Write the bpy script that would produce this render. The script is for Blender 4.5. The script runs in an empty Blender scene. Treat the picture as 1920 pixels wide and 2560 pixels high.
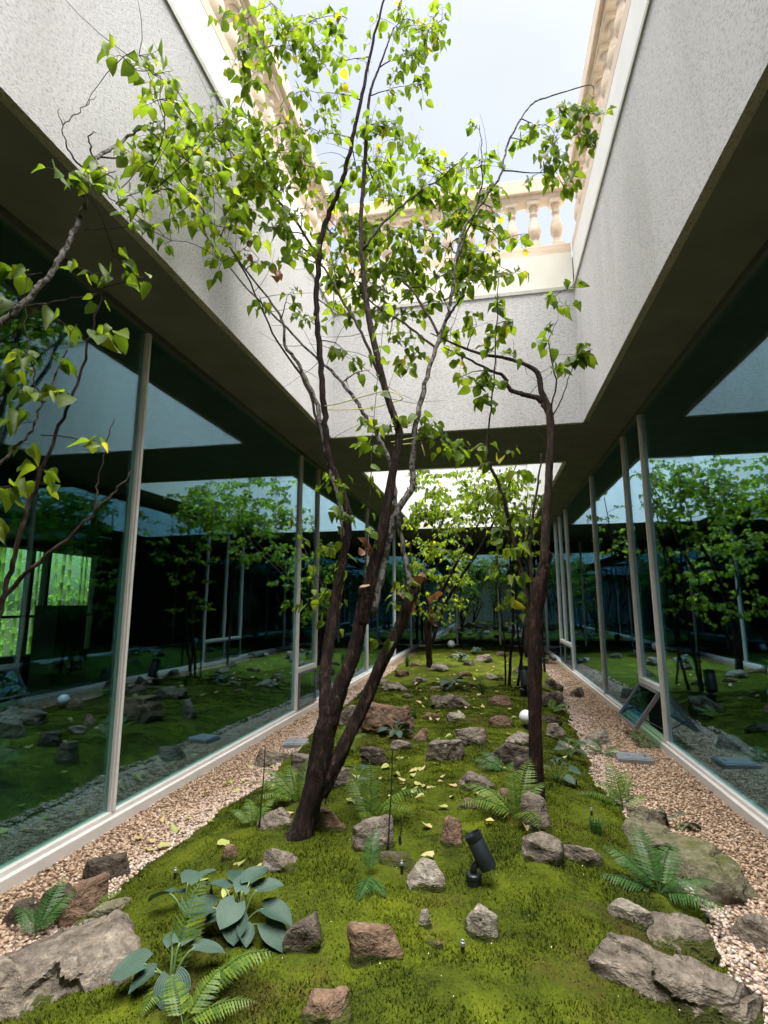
import bpy, bmesh, math, random
import numpy as np
from mathutils import Vector, Matrix
random.seed(7); rng = np.random.default_rng(7)
scene = bpy.context.scene
COL = scene.collection
R = math.radians

# ------------------------------------------------------------------ camera
CAM_H = 1.55
FPX = 1343.5 * 1659 / 1920            # focal length in survey units (picture 1659 x 2212)
YAW, PITCH, ROLL = 0.1904, 0.1711, -0.0016
_f = Vector((-math.sin(YAW)*math.cos(PITCH), math.cos(YAW)*math.cos(PITCH), math.sin(PITCH)))
_r0 = Vector((math.cos(YAW), math.sin(YAW), 0)); _u0 = _r0.cross(_f)
_r = _r0*math.cos(ROLL) + _u0*math.sin(ROLL); _u = -_r0*math.sin(ROLL) + _u0*math.cos(ROLL)
cam_d = bpy.data.cameras.new('camera'); cam = bpy.data.objects.new('camera', cam_d); COL.objects.link(cam)
cam_d.sensor_fit = 'VERTICAL'; cam_d.sensor_height = 36; cam_d.sensor_width = 27
cam_d.lens = 36*1343.5/2560; cam_d.clip_start = 0.05; cam_d.clip_end = 800
cam.matrix_world = Matrix(((_r.x, _u.x, -_f.x, 0), (_r.y, _u.y, -_f.y, 0), (_r.z, _u.z, -_f.z, CAM_H), (0, 0, 0, 1)))
scene.camera = cam

# ------------------------------------------------------------------ sky, sun, exposure
SUN_EL, SUN_AZ = 83.0, 120.0          # elevation; azimuth from +Y clockwise (behind right of the camera)
world = bpy.data.worlds.new('World'); scene.world = world; world.use_nodes = True
wn, wl = world.node_tree.nodes, world.node_tree.links
wn.clear()
sky = wn.new('ShaderNodeTexSky'); sky.sky_type = 'NISHITA'; sky.sun_disc = False
sky.sun_elevation = R(SUN_EL); sky.sun_rotation = R(SUN_AZ); sky.air_density = 1.0; sky.dust_density = 3.0
hs = wn.new('ShaderNodeHueSaturation'); hs.inputs['Saturation'].default_value = 0.46; hs.inputs['Value'].default_value = 0.385
clm = wn.new('ShaderNodeTexNoise'); clm.inputs['Scale'].default_value = 1.6; clm.inputs['Detail'].default_value = 4
clr = wn.new('ShaderNodeMapRange'); clr.inputs[1].default_value = 0.3; clr.inputs[2].default_value = 0.7; clr.inputs[3].default_value = 0.9; clr.inputs[4].default_value = 1.12
mulc = wn.new('ShaderNodeMix'); mulc.data_type = 'RGBA'; mulc.blend_type = 'MULTIPLY'; mulc.inputs[0].default_value = 1
bg = wn.new('ShaderNodeBackground'); bg.inputs['Strength'].default_value = 0.06
wo = wn.new('ShaderNodeOutputWorld')
wl.new(sky.outputs[0], hs.inputs['Color']); wl.new(hs.outputs[0], mulc.inputs[6])
wl.new(clm.outputs[0], clr.inputs[0]); wl.new(clr.outputs[0], mulc.inputs[7])
wl.new(mulc.outputs[2], bg.inputs['Color']); wl.new(bg.outputs[0], wo.inputs['Surface'])
sun_d = bpy.data.lights.new('sun', 'SUN'); sun = bpy.data.objects.new('sun', sun_d); COL.objects.link(sun)
sun_d.energy = 1.5; sun_d.angle = R(62); sun_d.color = (1.0, 0.965, 0.91)
_el, _az = R(SUN_EL), R(SUN_AZ)
_sd = Vector((math.sin(_az)*math.cos(_el), math.cos(_az)*math.cos(_el), math.sin(_el)))
sun.rotation_euler = _sd.to_track_quat('Z', 'Y').to_euler(); sun.location = (0, 0, 30)
scene.view_settings.view_transform = 'Standard'; scene.view_settings.look = 'None'
scene.view_settings.gamma = 1; scene.view_settings.use_curve_mapping = False
scene.view_settings.exposure = 3.6
scene.render.engine = 'CYCLES'
scene.cycles.use_denoising = True
scene.cycles.max_bounces = 8; scene.cycles.diffuse_bounces = 4; scene.cycles.glossy_bounces = 4
scene.cycles.transmission_bounces = 6; scene.cycles.transparent_max_bounces = 12
scene.cycles.caustics_reflective = False; scene.cycles.caustics_refractive = False
scene.cycles.sample_clamp_indirect = 6

# ------------------------------------------------------------------ survey helpers
CV = Vector((0, 0, CAM_H))
def ray(px, py):
    return _f + _r*((px-829.5)/FPX) + _u*((1106-py)/FPX)
def P(px, py, Y):
    d = ray(px, py); return CV + d*(Y/d.y)
def on_z(px, py, z):
    d = ray(px, py); return CV + d*((z-CAM_H)/d.z)
def depth(p): return (Vector(p)-CV).dot(_f)

# value noise, vectorised
_tab = rng.random((64, 64, 64)).astype(np.float32)
def vnoise(x, y, z=0.0):
    x, y, z = np.broadcast_arrays(np.asarray(x, float), np.asarray(y, float), np.asarray(z, float))
    xi, yi, zi = np.floor(x).astype(int), np.floor(y).astype(int), np.floor(z).astype(int)
    fx, fy, fz = x-xi, y-yi, z-zi
    fx, fy, fz = fx*fx*(3-2*fx), fy*fy*(3-2*fy), fz*fz*(3-2*fz)
    t = lambda a, b, c: _tab[(xi+a) % 64, (yi+b) % 64, (zi+c) % 64]
    l = lambda a, b, w: a+(b-a)*w
    return l(l(l(t(0,0,0), t(1,0,0), fx), l(t(0,1,0), t(1,1,0), fx), fy),
             l(l(t(0,0,1), t(1,0,1), fx), l(t(0,1,1), t(1,1,1), fx), fy), fz)-0.5
def fbm(x, y, z=0.0, o=3):
    s = 0; a = 1.0
    for i in range(o):
        s = s+a*vnoise(np.asarray(x)*2**i+13.7*i, np.asarray(y)*2**i+5.1*i, np.asarray(z)*2**i+3.3*i); a *= 0.5
    return s

# terrain
_ly = np.array([-4, 2.0, 2.3, 3.0, 3.7, 4.8, 6.3, 9.5, 16, 21]); _lx = np.array([-2.0, -1.96, -2.0, -2.10, -2.06, -2.0, -2.15, -2.3, -2.36, -2.36])
_ry = np.array([-4, 2.7, 3.2, 3.5, 4.8, 5.9, 8.2, 13.6, 21]); _rx = np.array([1.0, 1.0, 1.06, 1.02, 0.90, 0.92, 1.08, 1.3, 1.35])
def edge_l(y): return np.interp(y, _ly, _lx)+0.10*vnoise(np.asarray(y)*1.7, 3.1)+0.05*vnoise(np.asarray(y)*6, 7.1)
def edge_r(y): return np.interp(y, _ry, _rx)+0.10*vnoise(np.asarray(y)*1.7, 9.1)+0.05*vnoise(np.asarray(y)*6, 1.1)
def hgt(x, y):
    x = np.asarray(x, float); y = np.asarray(y, float)
    d = np.minimum(x-edge_l(y), edge_r(y)-x)
    m = np.clip(d, 0, None)
    up = 0.015*(d > 0)+0.20*(1-np.exp(-m/0.5))*np.interp(y, [0, 3, 6, 12, 20], [1, 1, .9, .6, .5])
    up = up+np.clip(m/0.3, 0, 1)*(0.10*vnoise(x*1.1, y*1.1, 2.2)+0.05*vnoise(x*3, y*3, 5.5))
    g = 0.012*vnoise(x*3, y*3, 8.0)
    return np.where(d > 0, np.maximum(up, 0.012), g)
def G(px, py, dz=0.0):
    z = 0.15
    for i in range(12):
        p = on_z(px, py, z+dz); z = 0.5*z+0.5*float(hgt(p.x, p.y))
    p = on_z(px, py, z+dz); return p

# ------------------------------------------------------------------ materials
def mat(name):
    m = bpy.data.materials.new(name); m.use_nodes = True
    nt = m.node_tree; b = nt.nodes['Principled BSDF']
    return m, nt, b
def N(nt, t, **k):
    n = nt.nodes.new(t)
    for a, v in k.items():
        if a in ('op',): n.operation = v
        else: setattr(n, a, v)
    return n
def noise(nt, scale, detail=4, rough=0.55, vec=None, dist=0):
    n = N(nt, 'ShaderNodeTexNoise'); n.inputs['Scale'].default_value = scale; n.inputs['Detail'].default_value = detail
    n.inputs['Roughness'].default_value = rough; n.inputs['Distortion'].default_value = dist
    if vec is not None: nt.links.new(vec, n.inputs['Vector'])
    return n
def ramp(nt, fac, stops):
    r = N(nt, 'ShaderNodeValToRGB'); e = r.color_ramp.elements
    while len(e) < len(stops): e.new(0.5)
    for el, (p, c) in zip(e, stops): el.position = p; el.color = (*c, 1)
    nt.links.new(fac, r.inputs[0]); return r
def coords(nt, scale=(1, 1, 1), kind='Object', rot=(0, 0, 0)):
    tc = N(nt, 'ShaderNodeTexCoord'); mp = N(nt, 'ShaderNodeMapping'); mp.inputs['Scale'].default_value = scale; mp.inputs['Rotation'].default_value = rot
    nt.links.new(tc.outputs[kind], mp.inputs['Vector']); return mp.outputs[0]
def bump(nt, b, h, strength=0.5, dist=0.01):
    n = N(nt, 'ShaderNodeBump'); n.inputs['Strength'].default_value = strength; n.inputs['Distance'].default_value = dist
    nt.links.new(h, n.inputs['Height']); nt.links.new(n.outputs[0], b.inputs['Normal']); return n
def mixc(nt, fac, a, b, blend='MIX'):
    n = N(nt, 'ShaderNodeMix', data_type='RGBA', blend_type=blend)
    for s, v in ((0, fac), (6, a), (7, b)):
        if hasattr(v, 'links'): nt.links.new(v, n.inputs[s])
        else: n.inputs[s].default_value = v if s == 0 else (*v, 1)
    return n.outputs[2]
def simple(name, c, rough=0.6, metal=0.0, nscale=20, namp=0.12, bstr=0.1, bscale=60, spec=0.5):
    m, nt, b = mat(name); v = coords(nt)
    n = noise(nt, nscale, 5, vec=v)
    r = ramp(nt, n.outputs[0], [(0.3, tuple(x*(1-namp) for x in c)), (0.7, tuple(min(1, x*(1+namp)) for x in c))])
    nt.links.new(r.outputs[0], b.inputs['Base Color']); b.inputs['Roughness'].default_value = rough; b.inputs['Metallic'].default_value = metal
    b.inputs['Specular IOR Level'].default_value = spec
    n2 = noise(nt, bscale, 4, vec=v); bump(nt, b, n2.outputs[0], bstr, 0.004)
    return m

M = {}
def stucco(name, sc):
    m, nt, b = mat(name)
    # raked render: short strokes along the wall's run, relief through bump, shade in the hollows also painted into the colour
    n1 = noise(nt, 1.0, 5, 0.65, coords(nt, sc))
    n2 = noise(nt, 1.0, 3, 0.6, coords(nt, tuple(s*2.3 for s in sc)))
    add = N(nt, 'ShaderNodeMath', op='ADD'); nt.links.new(n1.outputs[0], add.inputs[0]); nt.links.new(n2.outputs[0], add.inputs[1])
    bump(nt, b, add.outputs[0], 1.0, 0.026)
    st = noise(nt, 1.0, 4, 0.6, coords(nt, (3.0, 3.0, 0.35)))
    r = ramp(nt, st.outputs[0], [(0.28, (0.80, 0.79, 0.77)), (0.5, (0.885, 0.88, 0.87)), (0.8, (0.90, 0.898, 0.89))])
    pit_shade = ramp(nt, n1.outputs[0], [(0.34, (0.55, 0.56, 0.60)), (0.50, (1, 1, 1))])
    c = mixc(nt, 1.0, r.outputs[0], pit_shade.outputs[0], 'MULTIPLY')
    nt.links.new(c, b.inputs['Base Color']); b.inputs['Roughness'].default_value = 0.9
    b.inputs['Specular IOR Level'].default_value = 0.2
    return m
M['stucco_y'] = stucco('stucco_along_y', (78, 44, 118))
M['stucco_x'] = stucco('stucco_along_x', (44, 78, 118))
M['smooth_white'] = simple('smooth_white_paint', (0.74, 0.74, 0.72), 0.7, nscale=3, namp=0.04, bstr=0.05)
M['cream'] = simple('cream_paint', (0.70, 0.68, 0.60), 0.75, nscale=3, namp=0.05, bstr=0.05)
M['trim'] = simple('trim_metal', (0.42, 0.41, 0.36), 0.5, nscale=8, bstr=0.05)
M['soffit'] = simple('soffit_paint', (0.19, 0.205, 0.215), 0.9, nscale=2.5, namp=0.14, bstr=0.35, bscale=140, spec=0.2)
M['alu'] = simple('anodised_frame', (0.64, 0.62, 0.60), 0.4, 0.0, nscale=6, namp=0.06, bstr=0.03)
M['alu_dark'] = simple('dark_gasket', (0.03, 0.032, 0.035), 0.6, bstr=0.02)
M['sash'] = simple('grey_sash', (0.13, 0.13, 0.14), 0.5, 0.2, bstr=0.02)
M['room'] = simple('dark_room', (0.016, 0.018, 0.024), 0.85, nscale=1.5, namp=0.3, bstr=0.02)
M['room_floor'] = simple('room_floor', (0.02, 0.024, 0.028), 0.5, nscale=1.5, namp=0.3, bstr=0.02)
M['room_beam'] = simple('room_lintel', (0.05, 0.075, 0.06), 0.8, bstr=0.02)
M['concrete'] = simple('roof_concrete', (0.35, 0.35, 0.33), 0.9)
M['black'] = simple('black_lamp_paint', (0.012, 0.016, 0.020), 0.42, nscale=30, namp=0.3, bstr=0.15, bscale=200)
M['globe'] = simple('opal_globe', (0.74, 0.75, 0.80), 0.25, nscale=3, namp=0.04, bstr=0.0)
M['cover'] = simple('galvanised_cover', (0.30, 0.32, 0.35), 0.45, 0.5, nscale=12, namp=0.15, bstr=0.1)
M['stake'] = simple('black_tube', (0.01, 0.01, 0.01), 0.5)
M['nozzle'] = simple('grey_nozzle', (0.25, 0.27, 0.29), 0.4, 0.3)
M['tie'] = simple('yellow_tape', (0.62, 0.60, 0.22), 0.5)
M['cutwood'] = simple('cut_wood', (0.24, 0.165, 0.115), 0.8, nscale=90, namp=0.2)
M['petal'] = simple('pale_speck', (0.70, 0.66, 0.42), 0.7)
M['soil'] = simple('soil', (0.045, 0.03, 0.018), 0.95, nscale=14, namp=0.5, bstr=1.0, bscale=40)

def glass(name, tint, base, rough=0.0, refl=(0.86, 0.95, 1.0)):
    m = bpy.data.materials.new(name); m.use_nodes = True; nt = m.node_tree; nt.nodes.clear()
    o = N(nt, 'ShaderNodeOutputMaterial'); mx = N(nt, 'ShaderNodeMixShader')
    t = N(nt, 'ShaderNodeBsdfTransparent'); t.inputs[0].default_value = (*tint, 1)
    g = N(nt, 'ShaderNodeBsdfGlossy'); g.inputs['Roughness'].default_value = rough; g.inputs['Color'].default_value = (*refl, 1)
    # slight waviness of the sheet
    nz = noise(nt, 0.9, 2, vec=coords(nt)); bp = N(nt, 'ShaderNodeBump'); bp.inputs['Strength'].default_value = 0.06; bp.inputs['Distance'].default_value = 0.02
    nt.links.new(nz.outputs[0], bp.inputs['Height']); nt.links.new(bp.outputs[0], g.inputs['Normal'])
    fr = N(nt, 'ShaderNodeLayerWeight'); fr.inputs[0].default_value = 0.5
    pw = N(nt, 'ShaderNodeMath', op='POWER'); pw.inputs[1].default_value = 3.2; nt.links.new(fr.outputs['Facing'], pw.inputs[0])
    mr = N(nt, 'ShaderNodeMapRange'); mr.inputs[3].default_value = base; mr.inputs[4].default_value = 1.0
    nt.links.new(pw.outputs[0], mr.inputs[0]); nt.links.new(mr.outputs[0], mx.inputs[0])
    nt.links.new(t.outputs[0], mx.inputs[1]); nt.links.new(g.outputs[0], mx.inputs[2]); nt.links.new(mx.outputs[0], o.inputs[0])
    return m
M['glass'] = glass('tinted_glass', (0.66, 0.93, 0.74), 0.20, refl=(0.50, 0.74, 1.0))
M['glass_clear'] = glass('clear_glass', (0.85, 0.95, 0.88), 0.02)

def attr_rnd(nt, mode):
    if mode == 'obj':
        n = N(nt, 'ShaderNodeObjectInfo'); return n.outputs['Random']
    n = N(nt, 'ShaderNodeAttribute'); n.attribute_name = 'rnd'; return n.outputs['Fac']
def leafmat(name, stops, mode, trans=0.60, tcol=1.85, rough=0.45, ribs=None, spec=0.3):
    m, nt, b = mat(name); out = nt.nodes['Material Output']
    r = ramp(nt, attr_rnd(nt, mode), stops)
    n = noise(nt, 25, 3, vec=coords(nt)); sh = ramp(nt, n.outputs[0], [(0.3, (0.8, 0.8, 0.8)), (0.7, (1.12, 1.12, 1.12))])
    c = mixc(nt, 1.0, r.outputs[0], sh.outputs[0], 'MULTIPLY')
    nt.links.new(c, b.inputs['Base Color']); b.inputs['Roughness'].default_value = rough; b.inputs['Specular IOR Level'].default_value = spec
    tr = N(nt, 'ShaderNodeBsdfTranslucent')
    tc = mixc(nt, 1.0, c, (tcol*1.0, tcol*0.95, tcol*0.40), 'MULTIPLY'); nt.links.new(tc, tr.inputs[0])
    mx = N(nt, 'ShaderNodeMixShader'); mx.inputs[0].default_value = trans
    nt.links.new(b.outputs[0], mx.inputs[1]); nt.links.new(tr.outputs[0], mx.inputs[2]); nt.links.new(mx.outputs[0], out.inputs[0])
    if ribs:
        w = N(nt, 'ShaderNodeTexWave'); w.inputs['Scale'].default_value = ribs; w.inputs['Distortion'].default_value = 0.3
        w.bands_direction = 'X'; nt.links.new(coords(nt, kind='UV'), w.inputs['Vector'])
        bump(nt, b, w.outputs[0], 0.35, 0.004)
    return m
_lg = [(0.0, (0.062, 0.115, 0.014)), (0.35, (0.092, 0.158, 0.018)), (0.75, (0.135, 0.21, 0.022)), (0.95, (0.185, 0.255, 0.024)), (1.0, (0.34, 0.31, 0.035))]
M['leaf'] = leafmat('tree_leaf', _lg, 'obj')
M['leaf_mass'] = leafmat('tree_leaf_mass', _lg, 'attr')
M['leaf_dead'] = leafmat('dead_leaf', [(0, (0.10, 0.05, 0.025)), (1, (0.20, 0.10, 0.05))], 'obj', 0.25)
M['leaf_fallen'] = leafmat('fallen_leaf', [(0, (0.30, 0.36, 0.10)), (0.5, (0.46, 0.45, 0.17)), (1, (0.50, 0.38, 0.20))], 'obj', 0.15)
M['fern'] = leafmat('fern_green', [(0, (0.055, 0.115, 0.02)), (0.5, (0.09, 0.16, 0.024)), (1, (0.15, 0.22, 0.03))], 'attr', 0.35)
M['fern_dark'] = leafmat('fern_blue_green', [(0, (0.03, 0.085, 0.024)), (1, (0.065, 0.15, 0.036))], 'attr', 0.3)
M['hosta'] = leafmat('hosta_blue', [(0, (0.036, 0.074, 0.054)), (1, (0.066, 0.114, 0.086))], 'obj', 0.12, 1.2, 0.5, ribs=5, spec=0.3)
M['stalk'] = simple('green_stalk', (0.10, 0.17, 0.05), 0.5)
M['bamboo'] = leafmat('bamboo_culm', [(0, (0.34, 0.46, 0.10)), (1, (0.66, 0.68, 0.26))], 'obj', 0.1)
M['bamboo_leaf'] = leafmat('bamboo_leaf', [(0, (0.18, 0.36, 0.05)), (1, (0.48, 0.62, 0.14))], 'attr', 0.5)

def bark(name, c0, c1, c2, lich=0.0):
    m, nt, b = mat(name)
    v = coords(nt, (1, 1, 0.22)); n = noise(nt, 32, 8, 0.72, v, 1.2); n2 = noise(nt, 7, 4, vec=coords(nt))
    r = ramp(nt, n.outputs[0], [(0.36, c0), (0.52, c1), (0.66, c2)])
    c = r.outputs[0]
    if lich:
        l = ramp(nt, noise(nt, 28, 6, 0.7, coords(nt, (1, 1, 0.6)), 0.8).outputs[0], [(0.5-lich*0.12, (0, 0, 0)), (0.53-lich*0.08, (1, 1, 1))])
        c = mixc(nt, l.outputs[0], c, (0.22, 0.21, 0.19))
    nt.links.new(c, b.inputs['Base Color']); b.inputs['Roughness'].default_value = 0.9; b.inputs['Specular IOR Level'].default_value = 0.25
    bump(nt, b, n.outputs[0], 1.0, 0.03)
    return m
M['bark_dark'] = bark('bark_dark', (0.0035, 0.0022, 0.0018), (0.020, 0.011, 0.008), (0.090, 0.055, 0.040))
M['bark_red'] = bark('bark_reddish', (0.006, 0.0034, 0.0028), (0.030, 0.015, 0.011), (0.095, 0.055, 0.042))
M['bark_lichen'] = bark('bark_lichen', (0.014, 0.011, 0.009), (0.045, 0.036, 0.029), (0.10, 0.085, 0.07), 0.25)
M['bark_brown'] = bark('bark_brown', (0.016, 0.011, 0.008), (0.055, 0.04, 0.028), (0.11, 0.085, 0.062))
M['twig'] = bark('twig_bark', (0.018, 0.012, 0.009), (0.05, 0.036, 0.026), (0.10, 0.078, 0.058))

def sandstone():
    m, nt, b = mat('beige_cast_stone'); v = coords(nt, (1, 1, 5))
    n = noise(nt, 3, 6, 0.6, v, 1.2)
    r = ramp(nt, n.outputs[0], [(0.3, (0.56, 0.44, 0.33)), (0.55, (0.66, 0.55, 0.43)), (0.75, (0.70, 0.61, 0.50))])
    nt.links.new(r.outputs[0], b.inputs['Base Color']); b.inputs['Roughness'].default_value = 0.8
    bump(nt, b, noise(nt, 80, 4).outputs[0], 0.2, 0.004); return m
M['sandstone'] = sandstone()

def rockmat(name, a, b_, c, moss=0.0, flip=0, skirt=False):
    m, nt, b = mat(name)
    v = coords(nt, (1, 1, 1.6), rot=(0.3, 0.2, flip))
    n1 = noise(nt, 3.2, 8, 0.68, v, 0.8); n2 = noise(nt, 22, 6, 0.7, v); n3 = noise(nt, 90, 3, 0.6, v)
    r = ramp(nt, n1.outputs[0], [(0.28, a), (0.5, b_), (0.72, c)])
    sp = ramp(nt, n2.outputs[0], [(0.30, (0.38, 0.36, 0.34)), (0.5, (1, 1, 1)), (0.70, (1.7, 1.66, 1.6))])
    col = mixc(nt, 1.0, r.outputs[0], sp.outputs[0], 'MULTIPLY')
    vo = N(nt, 'ShaderNodeTexVoronoi', feature='DISTANCE_TO_EDGE'); vo.inputs['Scale'].default_value = 2.3
    dv = mixc(nt, 0.35, v, n1.outputs[1]); nt.links.new(dv, vo.inputs['Vector'])
    ve = ramp(nt, vo.outputs[0], [(0.0, (0.25, 0.25, 0.25)), (0.03, (1, 1, 1))])
    col = mixc(nt, 0.45, col, ve.outputs[0], 'MULTIPLY')
    if moss:
        geo = N(nt, 'ShaderNodeNewGeometry'); sx = N(nt, 'ShaderNodeSeparateXYZ'); nt.links.new(geo.outputs['Normal'], sx.inputs[0])
        mm = N(nt, 'ShaderNodeMath', op='MULTIPLY'); mn = noise(nt, 3.5, 6, 0.7, v)
        mr = ramp(nt, mn.outputs[0], [(0.62-moss*0.3, (0, 0, 0)), (0.8-moss*0.2, (1, 1, 1))])
        nt.links.new(mr.outputs[0], mm.inputs[0]); nt.links.new(sx.outputs[2], mm.inputs[1])
        col = mixc(nt, mm.outputs[0], col, (0.095, 0.105, 0.02))
    if skirt:      # moss creeping up from the ground on to the stone's foot
        tcs = N(nt, 'ShaderNodeTexCoord'); sz = N(nt, 'ShaderNodeSeparateXYZ'); nt.links.new(tcs.outputs['Object'], sz.inputs[0])
        nz = noise(nt, 9, 5, 0.7, v); ma = N(nt, 'ShaderNodeMath', op='MULTIPLY_ADD'); ma.inputs[1].default_value = -0.16; nt.links.new(nz.outputs[0], ma.inputs[0]); nt.links.new(sz.outputs[2], ma.inputs[2])
        mk = ramp(nt, ma.outputs[0], [(0.0, (1, 1, 1)), (0.01, (0, 0, 0))]); 
        ofs = N(nt, 'ShaderNodeMath', op='ADD'); ofs.inputs[1].default_value = 0.045; nt.links.new(ma.outputs[0], ofs.inputs[0]); nt.links.new(ofs.outputs[0], mk.inputs[0])
        col = mixc(nt, mk.outputs[0], col, (0.055, 0.066, 0.008))
    nt.links.new(col, b.inputs['Base Color']); b.inputs['Roughness'].default_value = 0.85; b.inputs['Specular IOR Level'].default_value = 0.3
    a1 = N(nt, 'ShaderNodeMath', op='MULTIPLY_ADD'); a1.inputs[1].default_value = 0.35
    nt.links.new(n2.outputs[0], a1.inputs[0]); nt.links.new(n1.outputs[0], a1.inputs[2])
    a2 = N(nt, 'ShaderNodeMath', op='MULTIPLY_ADD'); a2.inputs[1].default_value = 0.12
    nt.links.new(n3.outputs[0], a2.inputs[0]); nt.links.new(a1.outputs[0], a2.inputs[2])
    bump(nt, b, a2.outputs[0], 1.0, 0.075)
    return m
ROCKC = {
 'grey': dict(zip(('a', 'b_', 'c'), ((0.085, 0.070, 0.055), (0.206, 0.175, 0.141), (0.355, 0.321, 0.266)))),
 'brown': dict(zip(('a', 'b_', 'c'), ((0.078, 0.048, 0.032), (0.192, 0.124, 0.082), (0.312, 0.226, 0.158))), **{'flip': 1}),
 'dark': dict(zip(('a', 'b_', 'c'), ((0.037, 0.029, 0.023), (0.099, 0.079, 0.062), (0.213, 0.182, 0.144))), **{'flip': 2}),
 'light': dict(zip(('a', 'b_', 'c'), ((0.142, 0.124, 0.101), (0.298, 0.270, 0.223), (0.469, 0.438, 0.382))), **{'flip': 0.5}),
 'mossy': dict(zip(('a', 'b_', 'c'), ((0.099, 0.088, 0.060), (0.220, 0.197, 0.144), (0.355, 0.329, 0.266))), **{'moss': 0.75}, **{'flip': 1.4}),
}
for _k, _v in ROCKC.items():
    M['rock_'+_k] = rockmat('rock_'+_k, **_v); M['rock_'+_k+'_set'] = rockmat('rock_'+_k+'_set', skirt=True, **_v)

def gravelmat():
    m, nt, b = mat('gravel_pebbles')
    r = ramp(nt, attr_rnd(nt, 'attr'), [(0, (0.11, 0.068, 0.045)), (0.22, (0.27, 0.175, 0.115)), (0.6, (0.42, 0.295, 0.195)), (0.9, (0.54, 0.40, 0.285)), (1.0, (0.62, 0.53, 0.44))])
    wa = N(nt, 'ShaderNodeAttribute'); wa.attribute_name = 'pale'
    c = mixc(nt, wa.outputs['Fac'], r.outputs[0], (0.58, 0.51, 0.49))
    nt.links.new(c, b.inputs['Base Color']); b.inputs['Roughness'].default_value = 0.8
    bump(nt, b, noise(nt, 120, 3, vec=coords(nt)).outputs[0], 0.3, 0.003); return m
M['gravel'] = gravelmat()
def gravelbed():
    m, nt, b = mat('gravel_bed'); v = coords(nt)
    vo = N(nt, 'ShaderNodeTexVoronoi'); vo.inputs['Scale'].default_value = 48; nt.links.new(v, vo.inputs['Vector'])
    sr = N(nt, 'ShaderNodeSeparateColor'); nt.links.new(vo.outputs['Color'], sr.inputs[0])
    r = ramp(nt, sr.outputs[0], [(0, (0.10, 0.06, 0.04)), (0.5, (0.28, 0.19, 0.12)), (1, (0.42, 0.31, 0.21))])
    d = ramp(nt, vo.outputs['Distance'], [(0.25, (1, 1, 1)), (0.6, (0.45, 0.42, 0.40))])
    nt.links.new(mixc(nt, 1, r.outputs[0], d.outputs[0], 'MULTIPLY'), b.inputs['Base Color'])
    inv = N(nt, 'ShaderNodeMath', op='SUBTRACT'); inv.inputs[0].default_value = 1; nt.links.new(vo.outputs['Distance'], inv.inputs[1])
    bump(nt, b, inv.outputs[0], 1.0, 0.012); b.inputs['Roughness'].default_value = 0.9; return m
M['gravel_bed'] = gravelbed()
_mossstops = [(0.22, (0.008, 0.009, 0.003)), (0.38, (0.034, 0.048, 0.005)), (0.58, (0.077, 0.103, 0.007)), (0.85, (0.150, 0.180, 0.011))]
def mossmat(name, use_attr):
    m, nt, b = mat(name); v = coords(nt)
    n = noise(nt, 2.6, 5, 0.65, v, 0.4); n2 = noise(nt, 60, 4, 0.7, v)
    ad = N(nt, 'ShaderNodeMath', op='MULTIPLY_ADD'); ad.inputs[1].default_value = 0.45 if not use_attr else 0.2
    nt.links.new(n2.outputs[0], ad.inputs[0])
    sb = N(nt, 'ShaderNodeMath', op='SUBTRACT'); sb.inputs[1].default_value = 0.2; nt.links.new(n.outputs[0], sb.inputs[0]); nt.links.new(sb.outputs[0], ad.inputs[2])
    f = ad.outputs[0]
    if use_attr:
        a = N(nt, 'ShaderNodeMath', op='MULTIPLY_ADD'); a.inputs[1].default_value = 0.36; nt.links.new(attr_rnd(nt, 'attr'), a.inputs[0]); nt.links.new(f, a.inputs[2]); f = a.outputs[0]
    r = ramp(nt, f, _mossstops)
    br = ramp(nt, noise(nt, 1.7, 5, 0.7, coords(nt, (1, 1, 1), rot=(0, 0, 2))).outputs[0], [(0.53, (0, 0, 0)), (0.68, (1, 1, 1))])
    mb_ = N(nt, 'ShaderNodeMath', op='MULTIPLY'); mb_.inputs[1].default_value = 0.62; nt.links.new(br.outputs[0], mb_.inputs[0])
    c = mixc(nt, mb_.outputs[0], r.outputs[0], (0.075, 0.05, 0.02))
    nt.links.new(c, b.inputs['Base Color']); b.inputs['Roughness'].default_value = 0.95; b.inputs['Specular IOR Level'].default_value = 0.1
    if not use_attr: bump(nt, b, n2.outputs[0], 1.0, 0.02)
    return m
M['moss'] = mossmat('moss_sheet', False)
M['moss_tuft'] = mossmat('moss_tufts', True)

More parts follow.
